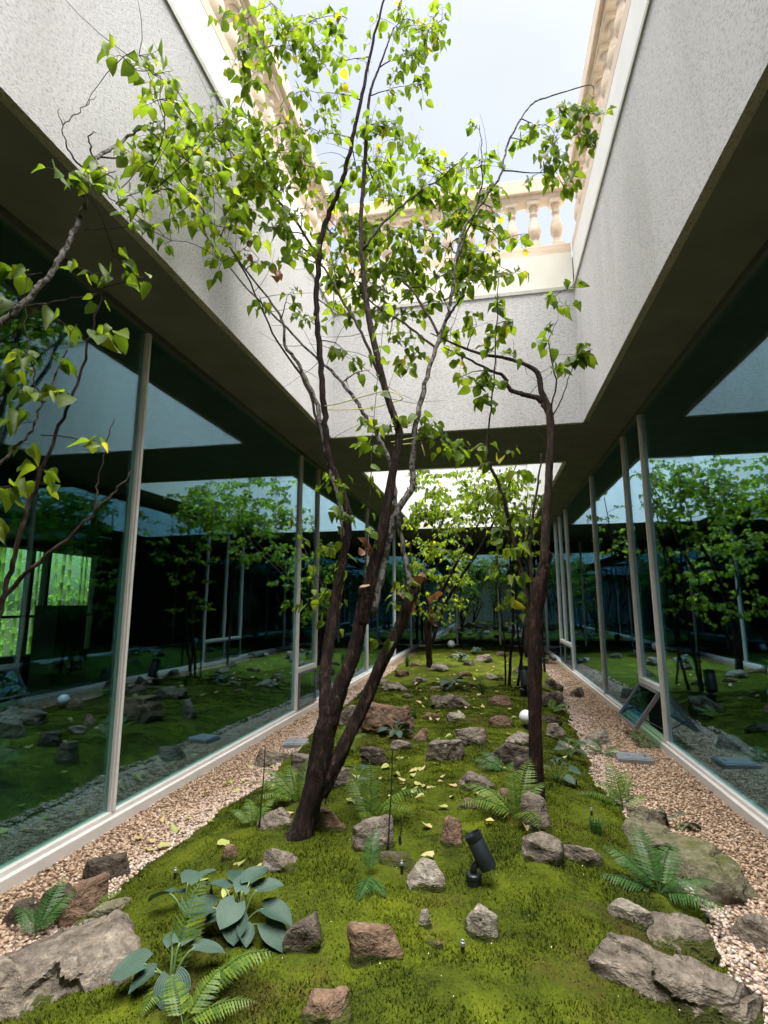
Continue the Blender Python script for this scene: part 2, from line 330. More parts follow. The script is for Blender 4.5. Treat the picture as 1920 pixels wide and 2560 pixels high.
# ------------------------------------------------------------------ mesh helpers
class MB:
    def __init__(s): s.v = []; s.f = []; s.rnd = None
    def add(s, verts, faces):
        o = len(s.v); s.v.extend([tuple(p) for p in verts]); s.f.extend([tuple(i+o for i in q) for q in faces]); return s
    def box(s, x0, x1, y0, y1, z0, z1):
        return s.add([(x0,y0,z0),(x1,y0,z0),(x1,y1,z0),(x0,y1,z0),(x0,y0,z1),(x1,y0,z1),(x1,y1,z1),(x0,y1,z1)],
                     [(3,2,1,0),(4,5,6,7),(0,1,5,4),(1,2,6,5),(2,3,7,6),(3,0,4,7)])
    def obox(s, c, ax, ay, az):     # oriented box, half-vectors
        c, ax, ay, az = map(Vector, (c, ax, ay, az)); p = []
        for k in (-1, 1):
            for (i, j) in ((-1,-1),(1,-1),(1,1),(-1,1)): p.append(c+ax*i+ay*j+az*k)
        return s.add(p, [(3,2,1,0),(4,5,6,7),(0,1,5,4),(1,2,6,5),(2,3,7,6),(3,0,4,7)])
    def tube(s, pts, rad, n=8, cap=True, rough=0.0, lump=0.0):
        pts = [Vector(p) for p in pts]; m = len(pts)
        if not hasattr(rad, '__len__'): rad = [rad]*m
        if lump:      # ridges and swellings that run along the stem
            ii, kk = np.meshgrid(np.arange(m), np.arange(n), indexing='ij'); ca, sa = np.cos(kk*6.2832/n), np.sin(kk*6.2832/n)
            NZ = lump*(1.2*vnoise(ca*1.1+7, sa*1.1+3, ii*.10)+.9*vnoise(ca*2.6+17, sa*2.6+13, ii*.22))
        V = []; ref = Vector((0.31, 0.22, 0.93)).normalized(); prev = None
        for i, p in enumerate(pts):
            t = (pts[min(i+1, m-1)]-pts[max(i-1, 0)]).normalized()
            if prev is None:
                a = t.cross(ref); a = a if a.length > 1e-3 else t.cross(Vector((1, 0, 0)))
            else: a = prev-t*prev.dot(t)
            a.normalize(); prev = a; b = t.cross(a)
            for k in range(n):
                w = 2*math.pi*k/n; rr = rad[i]*(1+rough*(random.random()-0.5)*2+(NZ[i, k] if lump else 0))
                V.append(p+a*(math.cos(w)*rr)+b*(math.sin(w)*rr))
        F = [(i*n+k, i*n+(k+1) % n, (i+1)*n+(k+1) % n, (i+1)*n+k) for i in range(m-1) for k in range(n)]
        if cap: F += [tuple(range(n))[::-1], tuple((m-1)*n+k for k in range(n))]
        return s.add(V, F)
    def lathe(s, prof, n=16, c=(0, 0, 0), axis=None):
        M3 = Matrix.Identity(3) if axis is None else Vector(axis).to_track_quat('Z', 'Y').to_matrix()
        c = Vector(c); V = []
        for r, z in prof:
            for k in range(n):
                w = 2*math.pi*k/n; V.append(c+M3 @ Vector((r*math.cos(w), r*math.sin(w), z)))
        m = len(prof)
        F = [(i*n+k, i*n+(k+1) % n, (i+1)*n+(k+1) % n, (i+1)*n+k) for i in range(m-1) for k in range(n)]
        F += [tuple(range(n))[::-1], tuple((m-1)*n+k for k in range(n))]
        return s.add(V, F)

def root_of(o):
    while o.parent: o = o.parent
    return o
def make(name, mb, m, parent=None, smooth=False, bevel=0.0, kind=None, label=None):
    me = bpy.data.meshes.new(name)
    V = mb.v
    if parent is not None:
        L = root_of(parent).location; V = [(v[0]-L.x, v[1]-L.y, v[2]-L.z) for v in V]
    me.from_pydata(V, [], mb.f); me.update()
    if mb.rnd is not None: set_attr(me, 'rnd', mb.rnd)
    if smooth: me.shade_smooth()
    return link(name, me, m, parent, bevel, kind, label)
def link(name, me, m, parent=None, bevel=0.0, kind=None, label=None):
    if m is not None: me.materials.append(M[m] if isinstance(m, str) else m)
    o = bpy.data.objects.new(name, me); COL.objects.link(o)
    if parent is not None: o.parent = parent
    if bevel:
        b = o.modifiers.new('bevel', 'BEVEL'); b.width = bevel; b.segments = 2; b.limit_method = 'ANGLE'
    if kind: o['kind'] = kind
    if label: o['label'] = label
    return o
def set_attr(me, name, vals):
    a = me.attributes.new(name, 'FLOAT', 'POINT'); a.data.foreach_set('value', np.asarray(vals, np.float32))
def np_mesh(name, V, F, attrs=None, smooth=True):
    V = np.asarray(V, np.float32); F = np.asarray(F, np.int32); k = F.shape[1]
    me = bpy.data.meshes.new(name); me.vertices.add(len(V)); me.vertices.foreach_set('co', V.ravel())
    me.loops.add(F.size); me.loops.foreach_set('vertex_index', F.ravel())
    me.polygons.add(len(F)); me.polygons.foreach_set('loop_start', np.arange(0, F.size, k, dtype=np.int32))
    me.update(calc_edges=True)
    for n, v in (attrs or {}).items(): set_attr(me, n, v)
    if smooth: me.shade_smooth()
    return me
def thing(name, loc, label, cat, group=None):
    o = bpy.data.objects.new(name, None); COL.objects.link(o); o.location = loc; o.empty_display_size = 0.1
    o['label'] = label; o['category'] = cat
    if group: o['group'] = group
    return o
def tag(o, label, cat, group=None):
    o['label'] = label; o['category'] = cat
    if group: o['group'] = group
    return o
def curve_pts(pts, n=6):      # Catmull-Rom through (x,y,z,r) tuples
    A = [np.array(p, float) for p in pts]; A = [2*A[0]-A[1]]+A+[2*A[-1]-A[-2]]; out = []
    for i in range(1, len(A)-2):
        for k in range(n):
            t = k/n; a, b, c, d = A[i-1:i+3]
            out.append(0.5*((2*b)+(c-a)*t+(2*a-5*b+4*c-d)*t*t+(3*b-a-3*c+d)*t**3))
    out.append(A[-2]); return out

# ------------------------------------------------------------------ setting: ground, gravel, moss
g = MB().box(-150, 150, -150, 150, -0.5, -0.06); make('ground', g, 'soil', kind='structure')
XL, XR, XIL, XIR, ZS = -2.706, 1.83, -2.05, 1.24, 3.82
Y0, YA, Y1, Y2, Y3, YE = -4.0, -2.6, 6.85, 8.85, 16.0, 20.6
ys = np.arange(-4, 20.61, 0.1)
for side in (0, 1):
    n = 9; V = []; F = []
    for i, y in enumerate(ys):
        a, b = (XL+0.03, float(edge_l(y))+0.35) if side == 0 else (float(edge_r(y))-0.35, XR-0.03)
        for k in range(n):
            x = a+(b-a)*k/(n-1); V.append((x, y, 0.012*float(vnoise(x*3, y*3, 8.0))))
    F = [(i*n+k, i*n+k+1, (i+1)*n+k+1, (i+1)*n+k) for i in range(len(ys)-1) for k in range(n-1)]
    link('gravel_path', np_mesh('gravel_path', V, F), 'gravel_bed', kind='structure')
# loose pebbles: geometry, near the camera
ico = bmesh.new(); bmesh.ops.create_icosphere(ico, subdivisions=1, radius=1); ico.verts.ensure_lookup_table()
IV = np.array([v.co[:] for v in ico.verts]); IF = np.array([[v.index for v in f.verts] for f in ico.faces]); ico.free()
def pebbles(side):
    X = []; Yv = []
    for (ya, yb, dens) in ((1.4, 4.5, 4200), (4.5, 7, 3400), (7, 10, 1600), (10, 14, 600)):
        cnt = int((yb-ya)*1.1*dens); y = rng.uniform(ya, yb, cnt)
        a = np.full(cnt, XL+0.04) if side == 0 else edge_r(y)-0.05
        b = edge_l(y)+0.05 if side == 0 else np.full(cnt, XR-0.04)
        x = rng.uniform(-2.7, -1.6, cnt) if side == 0 else rng.uniform(0.75, 1.85, cnt)
        ok = (x > a) & (x < b); X.append(x[ok]); Yv.append(y[ok])
    X = np.concatenate(X); Yv = np.concatenate(Yv); n = len(X)
    s = rng.uniform(0.0062, 0.0118, n)*np.where(Yv > 7, 1.35, 1)
    sc = np.stack([s*rng.uniform(0.8, 1.3, n), s*rng.uniform(0.8, 1.3, n), s*rng.uniform(0.55, 0.95, n)], 1)
    jit = 1+rng.uniform(-0.18, 0.18, (n, 12, 1))
    W = IV[None]*jit*sc[:, None, :]
    th = rng.uniform(0, 6.28, n); c, sn = np.cos(th)[:, None], np.sin(th)[:, None]
    W = np.stack([W[..., 0]*c-W[..., 1]*sn, W[..., 0]*sn+W[..., 1]*c, W[..., 2]], -1)
    Z = hgt(X, Yv)+rng.uniform(0.0, 0.009, n)
    V = W+np.stack([X, Yv, Z], 1)[:, None, :]
    F = (IF[None]+(np.arange(n)*12)[:, None, None]).reshape(-1, 3)
    d = np.abs(X-(edge_l(Yv) if side == 0 else edge_r(Yv)))
    pale = np.clip(1-d/0.32, 0, 1)*np.clip(rng.uniform(-0.2, 1.1, n), 0, 1)*0.85
    me = np_mesh('gravel', V.reshape(-1, 3), F, {'rnd': np.repeat(rng.random(n), 12), 'pale': np.repeat(pale, 12)})
    o = link('gravel', me, 'gravel', kind='stuff')
    o['label'] = ('loose beige gravel along the left glass wall', 'loose beige gravel along the right glass wall')[side]; o['category'] = 'gravel'
pebbles(0); pebbles(1)
# moss mound
def moss():
    yy = [-4.0]
    while yy[-1] < YE-0.05: yy.append(yy[-1]+(0.15 if yy[-1] < 1.6 else 0.022+max(0, yy[-1]-4)*0.008))
    yy = np.array(yy); nx = 140
    el, er = edge_l(yy)+0.004, edge_r(yy)-0.004
    t = np.linspace(0, 1, nx); X = el[:, None]+(er-el)[:, None]*t; Yg = np.repeat(yy[:, None], nx, 1)
    Z = hgt(X, Yg)+(0.020*fbm(X*14, Yg*14, 1.5, 3)+0.05*fbm(X*4.2, Yg*4.2, 9.5, 3))*np.clip(np.minimum(t, 1-t)*12, 0, 1)
    Z[:, 0] = -0.02; Z[:, -1] = -0.02
    V = np.stack([X, Yg, Z], -1).reshape(-1, 3); ny = len(yy)
    idx = np.arange(ny*nx).reshape(ny, nx)
    F = np.stack([idx[:-1, :-1], idx[:-1, 1:], idx[1:, 1:], idx[1:, :-1]], -1).reshape(-1, 4)
    link('moss_terrain', np_mesh('moss_terrain', V, F), 'moss', kind='structure')
    # tufts
    n = 260000; y = 1.5+8.5*rng.random(n)**1.9; x = edge_l(y)+0.01+(edge_r(y)-edge_l(y)-0.02)*rng.random(n)
    cl = fbm(x*5, y*5, 4.4, 3); keep = rng.random(n) < np.clip(0.8+cl*1.0, 0.5, 1); x, y = x[keep], y[keep]; cl = cl[keep]; n = len(x)
    ed = np.clip(np.minimum(x-edge_l(y), edge_r(y)-x)/(edge_r(y)-edge_l(y))*12, 0, 1)
    z = hgt(x, y)+(0.020*fbm(x*14, y*14, 1.5, 3)+0.05*fbm(x*4.2, y*4.2, 9.5, 3))*ed-0.004
    h = rng.uniform(0.008, 0.021, n)*np.clip(1+1.5*cl, .3, 2); w = rng.uniform(0.0022, 0.005, n)*(1+np.clip(y-4, 0, 5)*0.25)
    a = rng.uniform(0, 6.28, n); lean = rng.uniform(0.1, 1.1, n)*h; b = rng.uniform(0, 6.28, n)
    p = np.stack([x, y, z], 1); dx = np.stack([np.cos(a)*w, np.sin(a)*w, 0*w], 1)
    tip = p+np.stack([np.cos(b)*lean, np.sin(b)*lean, h], 1)
    V = np.stack([p-dx, p+dx, tip], 1).reshape(-1, 3); F = np.arange(3*n).reshape(-1, 3)
    rv = np.stack([0*x+0.12, 0*x+0.12, 0.2+rng.random(n)*0.8], 1).ravel()
    o = link('moss', np_mesh('moss', V, F, {'rnd': rv}, False), 'moss_tuft', kind='stuff'); o['label'] = 'green carpet of fine moss over the mound'; o['category'] = 'moss'
moss()

# ------------------------------------------------------------------ roof around the light wells
ZF, ZT, ZB = 5.65, 5.70, 6.21
roof = thing('courtyard_roof', (0, 0, ZS), 'white stucco roof edge with dark soffit framing the light wells', 'roof')
def band(kind, a, b, at, sgn, smooth=False):
    # one inner face: kind 'x' = wall at X=at running along Y (a..b); 'y' = wall at Y=at running along X; sgn = outward side
    t = 0.06
    def bx(d0, d1, z0, z1, e=0.0):
        lo, hi = sorted((at+sgn*d0, at+sgn*d1))
        return MB().box(lo, hi, a+e, b-e, z0, z1) if kind == 'x' else MB().box(a+e, b-e, lo, hi, z0, z1)
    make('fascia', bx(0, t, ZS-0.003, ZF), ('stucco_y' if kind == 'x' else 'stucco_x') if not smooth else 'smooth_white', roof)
    make('edge_trim', bx(-0.016, t, ZF, ZT), 'trim', roof)
    make('parapet_band', bx(0.012, t, ZT, ZB), 'cream' if kind == 'y' else 'smooth_white', roof)
band('x', YA, Y1, XIL, -1); band('x', YA, Y1, XIR, 1)
band('y', XIL+0.0, XIR-0.0, Y1, 1); band('y', XIL, XIR, YA, -1)
band('x', Y2, Y3, XIL, -1, True); band('x', Y2, Y3, XIR, 1, True)
band('y', XIL, XIR, Y2, -1, True); band('y', XIL, XIR, Y3, 1, True)
t = 0.06
def slab(x0, x1, y0, y1):
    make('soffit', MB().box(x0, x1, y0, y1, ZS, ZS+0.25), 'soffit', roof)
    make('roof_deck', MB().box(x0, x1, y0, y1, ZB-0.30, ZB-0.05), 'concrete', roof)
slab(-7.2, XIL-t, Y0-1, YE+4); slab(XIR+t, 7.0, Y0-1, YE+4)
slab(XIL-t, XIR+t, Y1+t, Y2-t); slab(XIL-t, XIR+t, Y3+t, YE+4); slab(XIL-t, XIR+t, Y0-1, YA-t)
# thin shadow-gap bead along the head of the glass
# ------------------------------------------------------------------ balustrades
prof = [(0.062, 0.0), (0.062, 0.03), (0.05, 0.045), (0.058, 0.07), (0.05, 0.09), (0.043, 0.10), (0.052, 0.125), (0.078, 0.17), (0.088, 0.23),
        (0.082, 0.30), (0.062, 0.38), (0.046, 0.44), (0.040, 0.475), (0.056, 0.49), (0.056, 0.51), (0.044, 0.525), (0.05, 0.56), (0.058, 0.60), (0.058, 0.63)]
bal_me = None
def balustrade(kind, a, b, at, label, sgn):
    base = 6.36; loc = ((at, (a+b)/2, ZB) if kind == 'x' else ((a+b)/2, at, ZB))
    rt = thing('balustrade', loc, label, 'balustrade', 'stone balustrades around the roof opening')
    def bx(w, z0, z1, off=0.0):
        return MB().box(at-w, at+w, a, b, z0, z1) if kind == 'x' else MB().box(a, b, at-w, at+w, z0, z1)
    make('base_rail', bx(0.115, ZB, base), 'sandstone', rt, bevel=0.008)
    make('handrail', bx(0.095, 7.10, 7.17), 'sandstone', rt, bevel=0.006)
    make('handrail_cap', bx(0.14, 7.17, 7.40), 'sandstone', rt, bevel=0.015)
    n = int((b-a)/0.29)
    for i in range(n):
        c = a+(i+0.5)*(b-a)/n; p = (at, c) if kind == 'x' else (c, at)
        m = MB().lathe([(r, z) for r, z in prof], 18, (p[0], p[1], base+0.05))
        o = make('baluster', m, 'sandstone', rt, smooth=True)
        make('plinth_block', MB().box(p[0]-0.085, p[0]+0.085, p[1]-0.085, p[1]+0.085, base, base+0.052), 'sandstone', o)
        make('cap_block', MB().box(p[0]-0.085, p[0]+0.085, p[1]-0.085, p[1]+0.085, base+0.678, 7.102), 'sandstone', o)
balustrade('x', -0.4, Y1+0.02, XIL-0.125, 'long beige stone balustrade above the left stucco wall', -1)
balustrade('x', 1.5, Y1+0.02, XIR+0.125, 'beige stone balustrade above the right stucco wall', 1)
balustrade('y', XIL, XIR, Y1+0.135, 'short beige stone balustrade across the far end of the opening', 1)

# ------------------------------------------------------------------ glazed walls
def glass_wall(X, sgn, mulls, vents, label):
    # X: glass plane; sgn: +1 the room lies at greater X
    rt = thing('glass_wall', (X, 6, 0), label, 'glass wall', 'glazed walls of the courtyard')
    ct = -sgn                       # direction to the courtyard
    def bx(d0, d1, y0, y1, z0, z1):
        lo, hi = sorted((X+ct*d0, X+ct*d1)); return MB().box(lo, hi, y0, y1, z0, z1)
    make('sill', bx(-0.05, 0.055, Y0, YE, -0.04, 0.075), 'alu', rt, bevel=0.006)
    make('sill_upstand', bx(-0.05, 0.025, Y0, YE, 0.075, 0.105), 'alu', rt, bevel=0.004)
    make('head_rail', bx(-0.05, 0.03, Y0, YE, ZS-0.055, ZS-0.004), 'sash', rt)
    ys = [Y0]+sorted(mulls)+[YE]
    for y in mulls:
        mo = make('mullion', bx(-0.045, 0.018, y-0.027, y+0.027, 0.105, ZS-0.055), 'alu', rt, bevel=0.004)
        make('cap_strip', bx(0.018, 0.034, y-0.019, y+0.010, 0.106, ZS-0.056), 'alu', mo, bevel=0.003)
        make('gasket', bx(0.0175, 0.022, y+0.011, y+0.018, 0.106, ZS-0.056), 'alu_dark', mo)
    for a, b in zip(ys[:-1], ys[1:]):
        a2, b2 = a+0.03, b-0.03
        v = next((v for v in vents if a-0.05 < v[0] < b), None)
        z0 = 0.10
        if v:
            z0 = 0.66
            make('transom', bx(-0.05, 0.032, a+0.034, b-0.034, 0.60, 0.665), 'alu', rt, bevel=0.004)
            ang = v[1]; w = (b-a)/2-0.036; yc = (a+b)/2; zt, L = 0.592, 0.475
            hinge = Vector((X+ct*0.028, yc, zt)); dn = Vector((ct*math.sin(ang), 0, -math.cos(ang))); nm = Vector((ct*math.cos(ang), 0, math.sin(ang)))
            fr = MB(); th = 0.022
            for s_ in (-1, 1): fr.obox(hinge+dn*(L/2)+Vector((0, s_*(w-0.014), 0)), dn*(L/2), Vector((0, 0.014, 0)), nm*th)
            for c_ in (0.014, L-0.014): fr.obox(hinge+dn*c_, dn*0.0138, Vector((0, w-0.0285, 0)), nm*(th-0.001))
            vo = make('vent_sash', fr, 'sash', rt, bevel=0.003, label='tilted open bottom vent sash' if ang > 0.1 else None)
            make('vent_pane', MB().obox(hinge+dn*(L/2), dn*(L/2-0.027), Vector((0, w-0.027, 0)), nm*0.008), 'glass', vo)
            if ang > 0.1:
                for s_ in (-1, 1):
                    e = hinge+dn*(L*0.7)+Vector((0, s_*(w-0.02), 0))-nm*0.02
                    make('stay_arm', MB().tube([e, Vector((X, yc+s_*(w+0.005), 0.2))], 0.008, 6), 'alu_dark', vo)
        make('pane', bx(-0.018, -0.006, a2, b2, z0, ZS-0.05), 'glass', rt)
    return rt
glass_wall(XL, -1, [-1.6, 0.9, 3.70, 7.46, 8.31, 12.0, 15.64, 19.0], [(7.46, 0.0)], 'left glazed wall with grey mullions reflecting the white roof edge')
glass_wall(XR, 1, [-1.6, 1.6, 6.56, 7.42, 9.72, 13.1, 14.17, 15.14, 18.7], [(6.56, 0.62), (13.1, 0.0), (14.17, 0.0)], 'right glazed wall with an open vent near the gravel')
# end wall and rear wall
ew = thing('end_glass_wall', (-0.4, YE, 0), 'dark glazed wall closing the far end of the courtyard', 'glass wall')
make('sill', MB().box(XL, XR, YE-0.05, YE+0.05, -0.04, 0.1), 'alu', ew)
for x in (-1.2, 0.35): make('mullion', MB().box(x-0.03, x+0.03, YE-0.03, YE+0.05, 0.1, ZS-0.004), 'alu', ew)
for a, b in ((XL+0.04, -1.23), (-1.17, 0.32), (0.38, XR-0.04)): make('pane', MB().box(a, b, YE+0.005, YE+0.017, 0.1, ZS-0.004), 'glass', ew)
rw = MB().box(XL-0.05, XR+0.05, Y0-0.25, Y0-0.05, -0.04, ZS-0.004); tag(make('rear_wall', rw, 'smooth_white'), 'plain white wall behind the viewer closing the courtyard', 'wall')
# dark rooms behind the glass
def struct(name, m, mt): make(name, m, mt, kind='structure')
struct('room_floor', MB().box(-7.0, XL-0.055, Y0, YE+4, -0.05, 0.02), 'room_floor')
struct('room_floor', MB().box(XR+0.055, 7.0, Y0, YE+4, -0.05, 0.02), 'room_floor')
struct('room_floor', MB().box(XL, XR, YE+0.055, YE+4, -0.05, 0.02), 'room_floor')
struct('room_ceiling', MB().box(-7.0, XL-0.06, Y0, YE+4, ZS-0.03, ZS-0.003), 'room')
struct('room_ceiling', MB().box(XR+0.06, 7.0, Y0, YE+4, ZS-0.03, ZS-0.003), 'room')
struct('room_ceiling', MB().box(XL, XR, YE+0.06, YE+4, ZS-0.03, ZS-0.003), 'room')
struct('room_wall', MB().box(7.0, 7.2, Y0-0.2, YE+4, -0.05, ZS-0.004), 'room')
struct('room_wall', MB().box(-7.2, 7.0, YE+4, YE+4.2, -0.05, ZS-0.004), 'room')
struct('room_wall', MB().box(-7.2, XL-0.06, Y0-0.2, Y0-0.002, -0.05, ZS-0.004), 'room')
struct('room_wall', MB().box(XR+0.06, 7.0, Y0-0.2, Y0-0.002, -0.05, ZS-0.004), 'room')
WY0, WY1, WZ0, WZ1 = 4.6, 8.75, 0.80, 2.42
bwm = MB().box(-7.2, -7.0, Y0, WY0, -0.05, ZS-0.004).box(-7.2, -7.0, WY1, YE+4, -0.05, ZS-0.004).box(-7.2, -7.0, WY0, WY1, -0.05, WZ0).box(-7.2, -7.0, WY0, WY1, WZ1, ZS-0.004)
struct('room_wall', bwm, 'room')
bw = thing('garden_window', (-7.1, 6.6, WZ0), 'wide window at the back of the left room looking onto bamboo', 'window')
make('lintel', MB().box(-6.995, -6.85, WY0, WY1+0.05, WZ1, WZ1+0.55), 'room_beam', bw)
for y in (WY0+0.03, 7.30, 7.62, WY1-0.03): make('mullion', MB().box(-7.16, -7.04, y-0.03, y+0.03, WZ0, WZ1), 'alu_dark', bw)
make('rail', MB().box(-7.03, -6.99, WY0, WY1, 1.36, 1.40), 'alu_dark', bw)
make('pane', MB().box(-7.105, -7.095, WY0, WY1, WZ0, WZ1), 'glass_clear', bw)
cab = MB().box(-6.6, -6.2, 6.95, 7.55, 0.021, 1.55); tag(make('cabinet', cab, 'room', bevel=0.01), 'dark cabinet standing before the bamboo window inside the room', 'cabinet')

# bamboo grove beyond the left building
bam = []
def bamboo(i, x, y):
    lean = random.uniform(-0.25, 0.25); h = random.uniform(4.5, 6.5); r = random.uniform(0.022, 0.045)
    pts = []; rad = []; z = -0.06
    while z < h:
        for dz, rr in ((0.0, 1.0), (0.012, 1.18), (0.024, 1.0)):
            pts.append((x+lean*(z/h)**2, y+lean*0.5*(z/h)**2, z+dz)); rad.append(r*rr*(1-0.5*z/h))
        z += 0.34
    o = make('bamboo', MB().tube(pts, rad, 7), 'bamboo', smooth=True)
    tag(o, 'slender green bamboo culm seen through the left room', 'bamboo', 'bamboo culms beyond the left room'); bam.append((x, y))
for i in range(72): bamboo(i, random.uniform(-8.2, -11.5), random.uniform(4.6, 13.0))
n = 9000; x = rng.uniform(-13.5, -8.0, n); y = rng.uniform(3.5, 15.5, n); z = rng.uniform(0.0, 6.0, n)**1.0
keep = rng.random(n) < np.clip((-x-8.6)*0.3+np.clip(z-3, 0, 3)*0.2, 0.04, 1); x, y, z = x[keep], y[keep], z[keep]; n = len(x)
d = rng.normal(size=(n, 3)); d[:, 2] = -np.abs(d[:, 2])*0.8; d /= np.linalg.norm(d, axis=1)[:, None]
s = np.cross(d, rng.normal(size=(n, 3))); s /= np.linalg.norm(s, axis=1)[:, None]
p = np.stack([x, y, z], 1); L = rng.uniform(0.10, 0.22, n)[:, None]
V = np.stack([p, p+d*L*0.4+s*L*0.10, p+d*L, p+d*L*0.4-s*L*0.10], 1).reshape(-1, 3)
o = link('bamboo_foliage', np_mesh('bamboo_foliage', V, np.arange(4*n).reshape(-1, 4), {'rnd': np.repeat(rng.random(n), 4)}, False), 'bamboo_leaf', kind='stuff')
o['label'] = 'bright green bamboo leaves behind the left room'; o['category'] = 'foliage'

# ------------------------------------------------------------------ rocks
OV = {   # stones measured on the ground: centre (picture units), length, breadth, height, heading
 'long mossy slab on the right edge of the moss': (1460, 1860, 1.02, .44, .155, -66),
 'huge flat grey slab in the bottom left corner of the garden': (95, 2130, .78, .62, .13, 25),
 'large cracked layered boulder in the bottom right moss': (1450, 2146, .58, .34, .135, -22),
 'smooth flat grey slab above the cracked boulder': (1444, 2022, .38, .28, .075, -40),
 'pale angular plate leaning on the smooth flat slab': (1364, 1990, .21, .20, .10, -30)}
def rock(row, idx):
    (x0, y0, x1, y1, dr, style, m, label) = row
    rs = random.Random(idx*17+3)
    c0 = G((x0+x1)/2, y1); dp = depth(c0); s = FPX/dp
    w = (x1-x0)/s; hd = Vector((c0.x, c0.y, 0)).normalized(); ang = math.atan2(CAM_H-c0.z, Vector((c0.x, c0.y)).length)
    d = w*dr; hv = (y1-y0)/s; h = max(1.04*(hv-d*math.sin(ang)*0.85)/math.cos(ang), 0.2*w if style != 'flat' else 0.08*w)
    c = c0+hd*(d*0.5)
    rot = None
    if label in OV:
        px_, py_, w, d, h, rot = OV[label]; c = G(px_, py_)
    c.z = float(hgt(c.x, c.y))
    bm = bmesh.new()
    npt = {'block': 13, 'flat': 15, 'round': 26}[style]; pw = {'block': 6, 'flat': 5, 'round': 2.6}[style]
    for i in range(npt):
        v = Vector((rs.gauss(0, 1), rs.gauss(0, 1), rs.gauss(0, 1))); 
        k = (abs(v.x)**pw+abs(v.y)**pw+abs(v.z)**pw)**(1/pw); v /= k
        v *= rs.uniform(0.82, 1.05)
        if v.z > 0.3 and style != 'round': v.z = 0.86+rs.uniform(-0.10, 0.10)+v.x*0.12*(idx % 3-1); v.x *= 0.88; v.y *= 0.85
        bm.verts.new(v)
    for sx in (-1, 1):
        for sy in (-1, 1): bm.verts.new((sx*rs.uniform(0.7, 0.95), sy*rs.uniform(0.6, 0.9), -0.8))
    bmesh.ops.convex_hull(bm, input=bm.verts)
    loose = [v for v in bm.verts if not v.link_faces]; bmesh.ops.delete(bm, geom=loose, context='VERTS')
    bmesh.ops.dissolve_limit(bm, angle_limit=R(14), verts=bm.verts, edges=bm.edges)
    xs = [v.co.x for v in bm.verts]; zs = [v.co.z for v in bm.verts]; mx, mn, tz, bz = max(xs), min(xs), max(zs), min(zs)
    bury = 0.25*h+0.03
    for v in bm.verts:
        v.co.x = ((v.co.x-mn)/(mx-mn)*2-1)*w/2; v.co.y *= d/2; v.co.z = (v.co.z-bz)/(tz-bz)*(h+bury)-bury
    bmesh.ops.bevel(bm, geom=bm.edges[:], offset=0.02*w+0.003, segments=1, affect='EDGES', profile=0.6)
    bmesh.ops.triangulate(bm, faces=bm.faces)
    big = w > 0.12
    if big:
        for it in range(6 if w > 0.3 else 4):
            le = [e for e in bm.edges if e.calc_length() > max(w*(0.026 if w > .3 else 0.04), 0.008)]
            if not le or len(bm.faces) > 14000: break
            bmesh.ops.subdivide_edges(bm, edges=le, cuts=1); bmesh.ops.triangulate(bm, faces=[f for f in bm.faces if len(f.verts) > 3])
        bm.normal_update()
        co = np.array([v.co[:] for v in bm.verts]); nn = np.array([v.normal[:] for v in bm.verts]); q = co/w*3.2+idx*3.7
        # strata: stepped ledges along a tilted bedding direction
        bed = np.array([rs.uniform(-.35, .35), rs.uniform(-.35, .35), 1.0]); tt = (co@bed)/w*(7 if style != 'round' else 4)+0.9*fbm(q[:, 0], q[:, 1], q[:, 2], 3)
        st = np.abs((tt % 1.0)-0.5)
        # chipped blocks: cells of unequal height leave ledges and broken corners
        ns = 16; sd = np.array([[rs.uniform(-.55, .55)*w, rs.uniform(-.55, .55)*d, rs.uniform(-.3, 1.1)*h] for _ in range(ns)]); lv = np.array([rs.uniform(-1, 1) for _ in range(ns)]); sl = np.array([[rs.gauss(0, 1) for _ in range(3)] for _ in range(ns)])
        jit = np.stack([fbm(q[:, 0]*1.5+k*9, q[:, 1]*1.5, q[:, 2]*1.5, 2) for k in range(3)], 1)*w*.14
        dd = (((co+jit)[:, None, :]-sd[None])*np.array([1, 1, 1.8])); ci = np.argmin((dd**2).sum(-1), 1)
        chip = lv[ci]*.022+((co-sd[ci])*sl[ci]).sum(1)/w*.05
        if style == 'round' or w < .3: chip = chip*.6
        off = w*(0.045*fbm(q[:, 0], q[:, 1], q[:, 2], 3)+chip+0.018*(np.floor(st*4)/4-0.25)+0.016*fbm(q[:, 0]*5, q[:, 1]*5, q[:, 2]*5, 3))
        co = co+nn*off[:, None]
        for v, p in zip(bm.verts, co): v.co = p
    rz = math.atan2(-hd.x, hd.y)+rs.uniform(-0.15, 0.15) if rot is None else R(rot)
    me = bpy.data.meshes.new('rock'); bm.to_mesh(me); bm.free(); me.shade_smooth()
    try: me.set_sharp_from_angle(angle=R(24))
    except Exception: pass
    inm = float(edge_l(c.y))+.05 < c.x < float(edge_r(c.y))-.05; o = link('rock', me, 'rock_'+m+('_set' if inm else '')); o.location = c-Vector((0, 0, .012 if inm else 0)); o.rotation_euler = (rs.uniform(-.05, .05), rs.uniform(-.05, .05), rz)
    tag(o, label, 'rock', 'rocks set in the moss and gravel'); return o
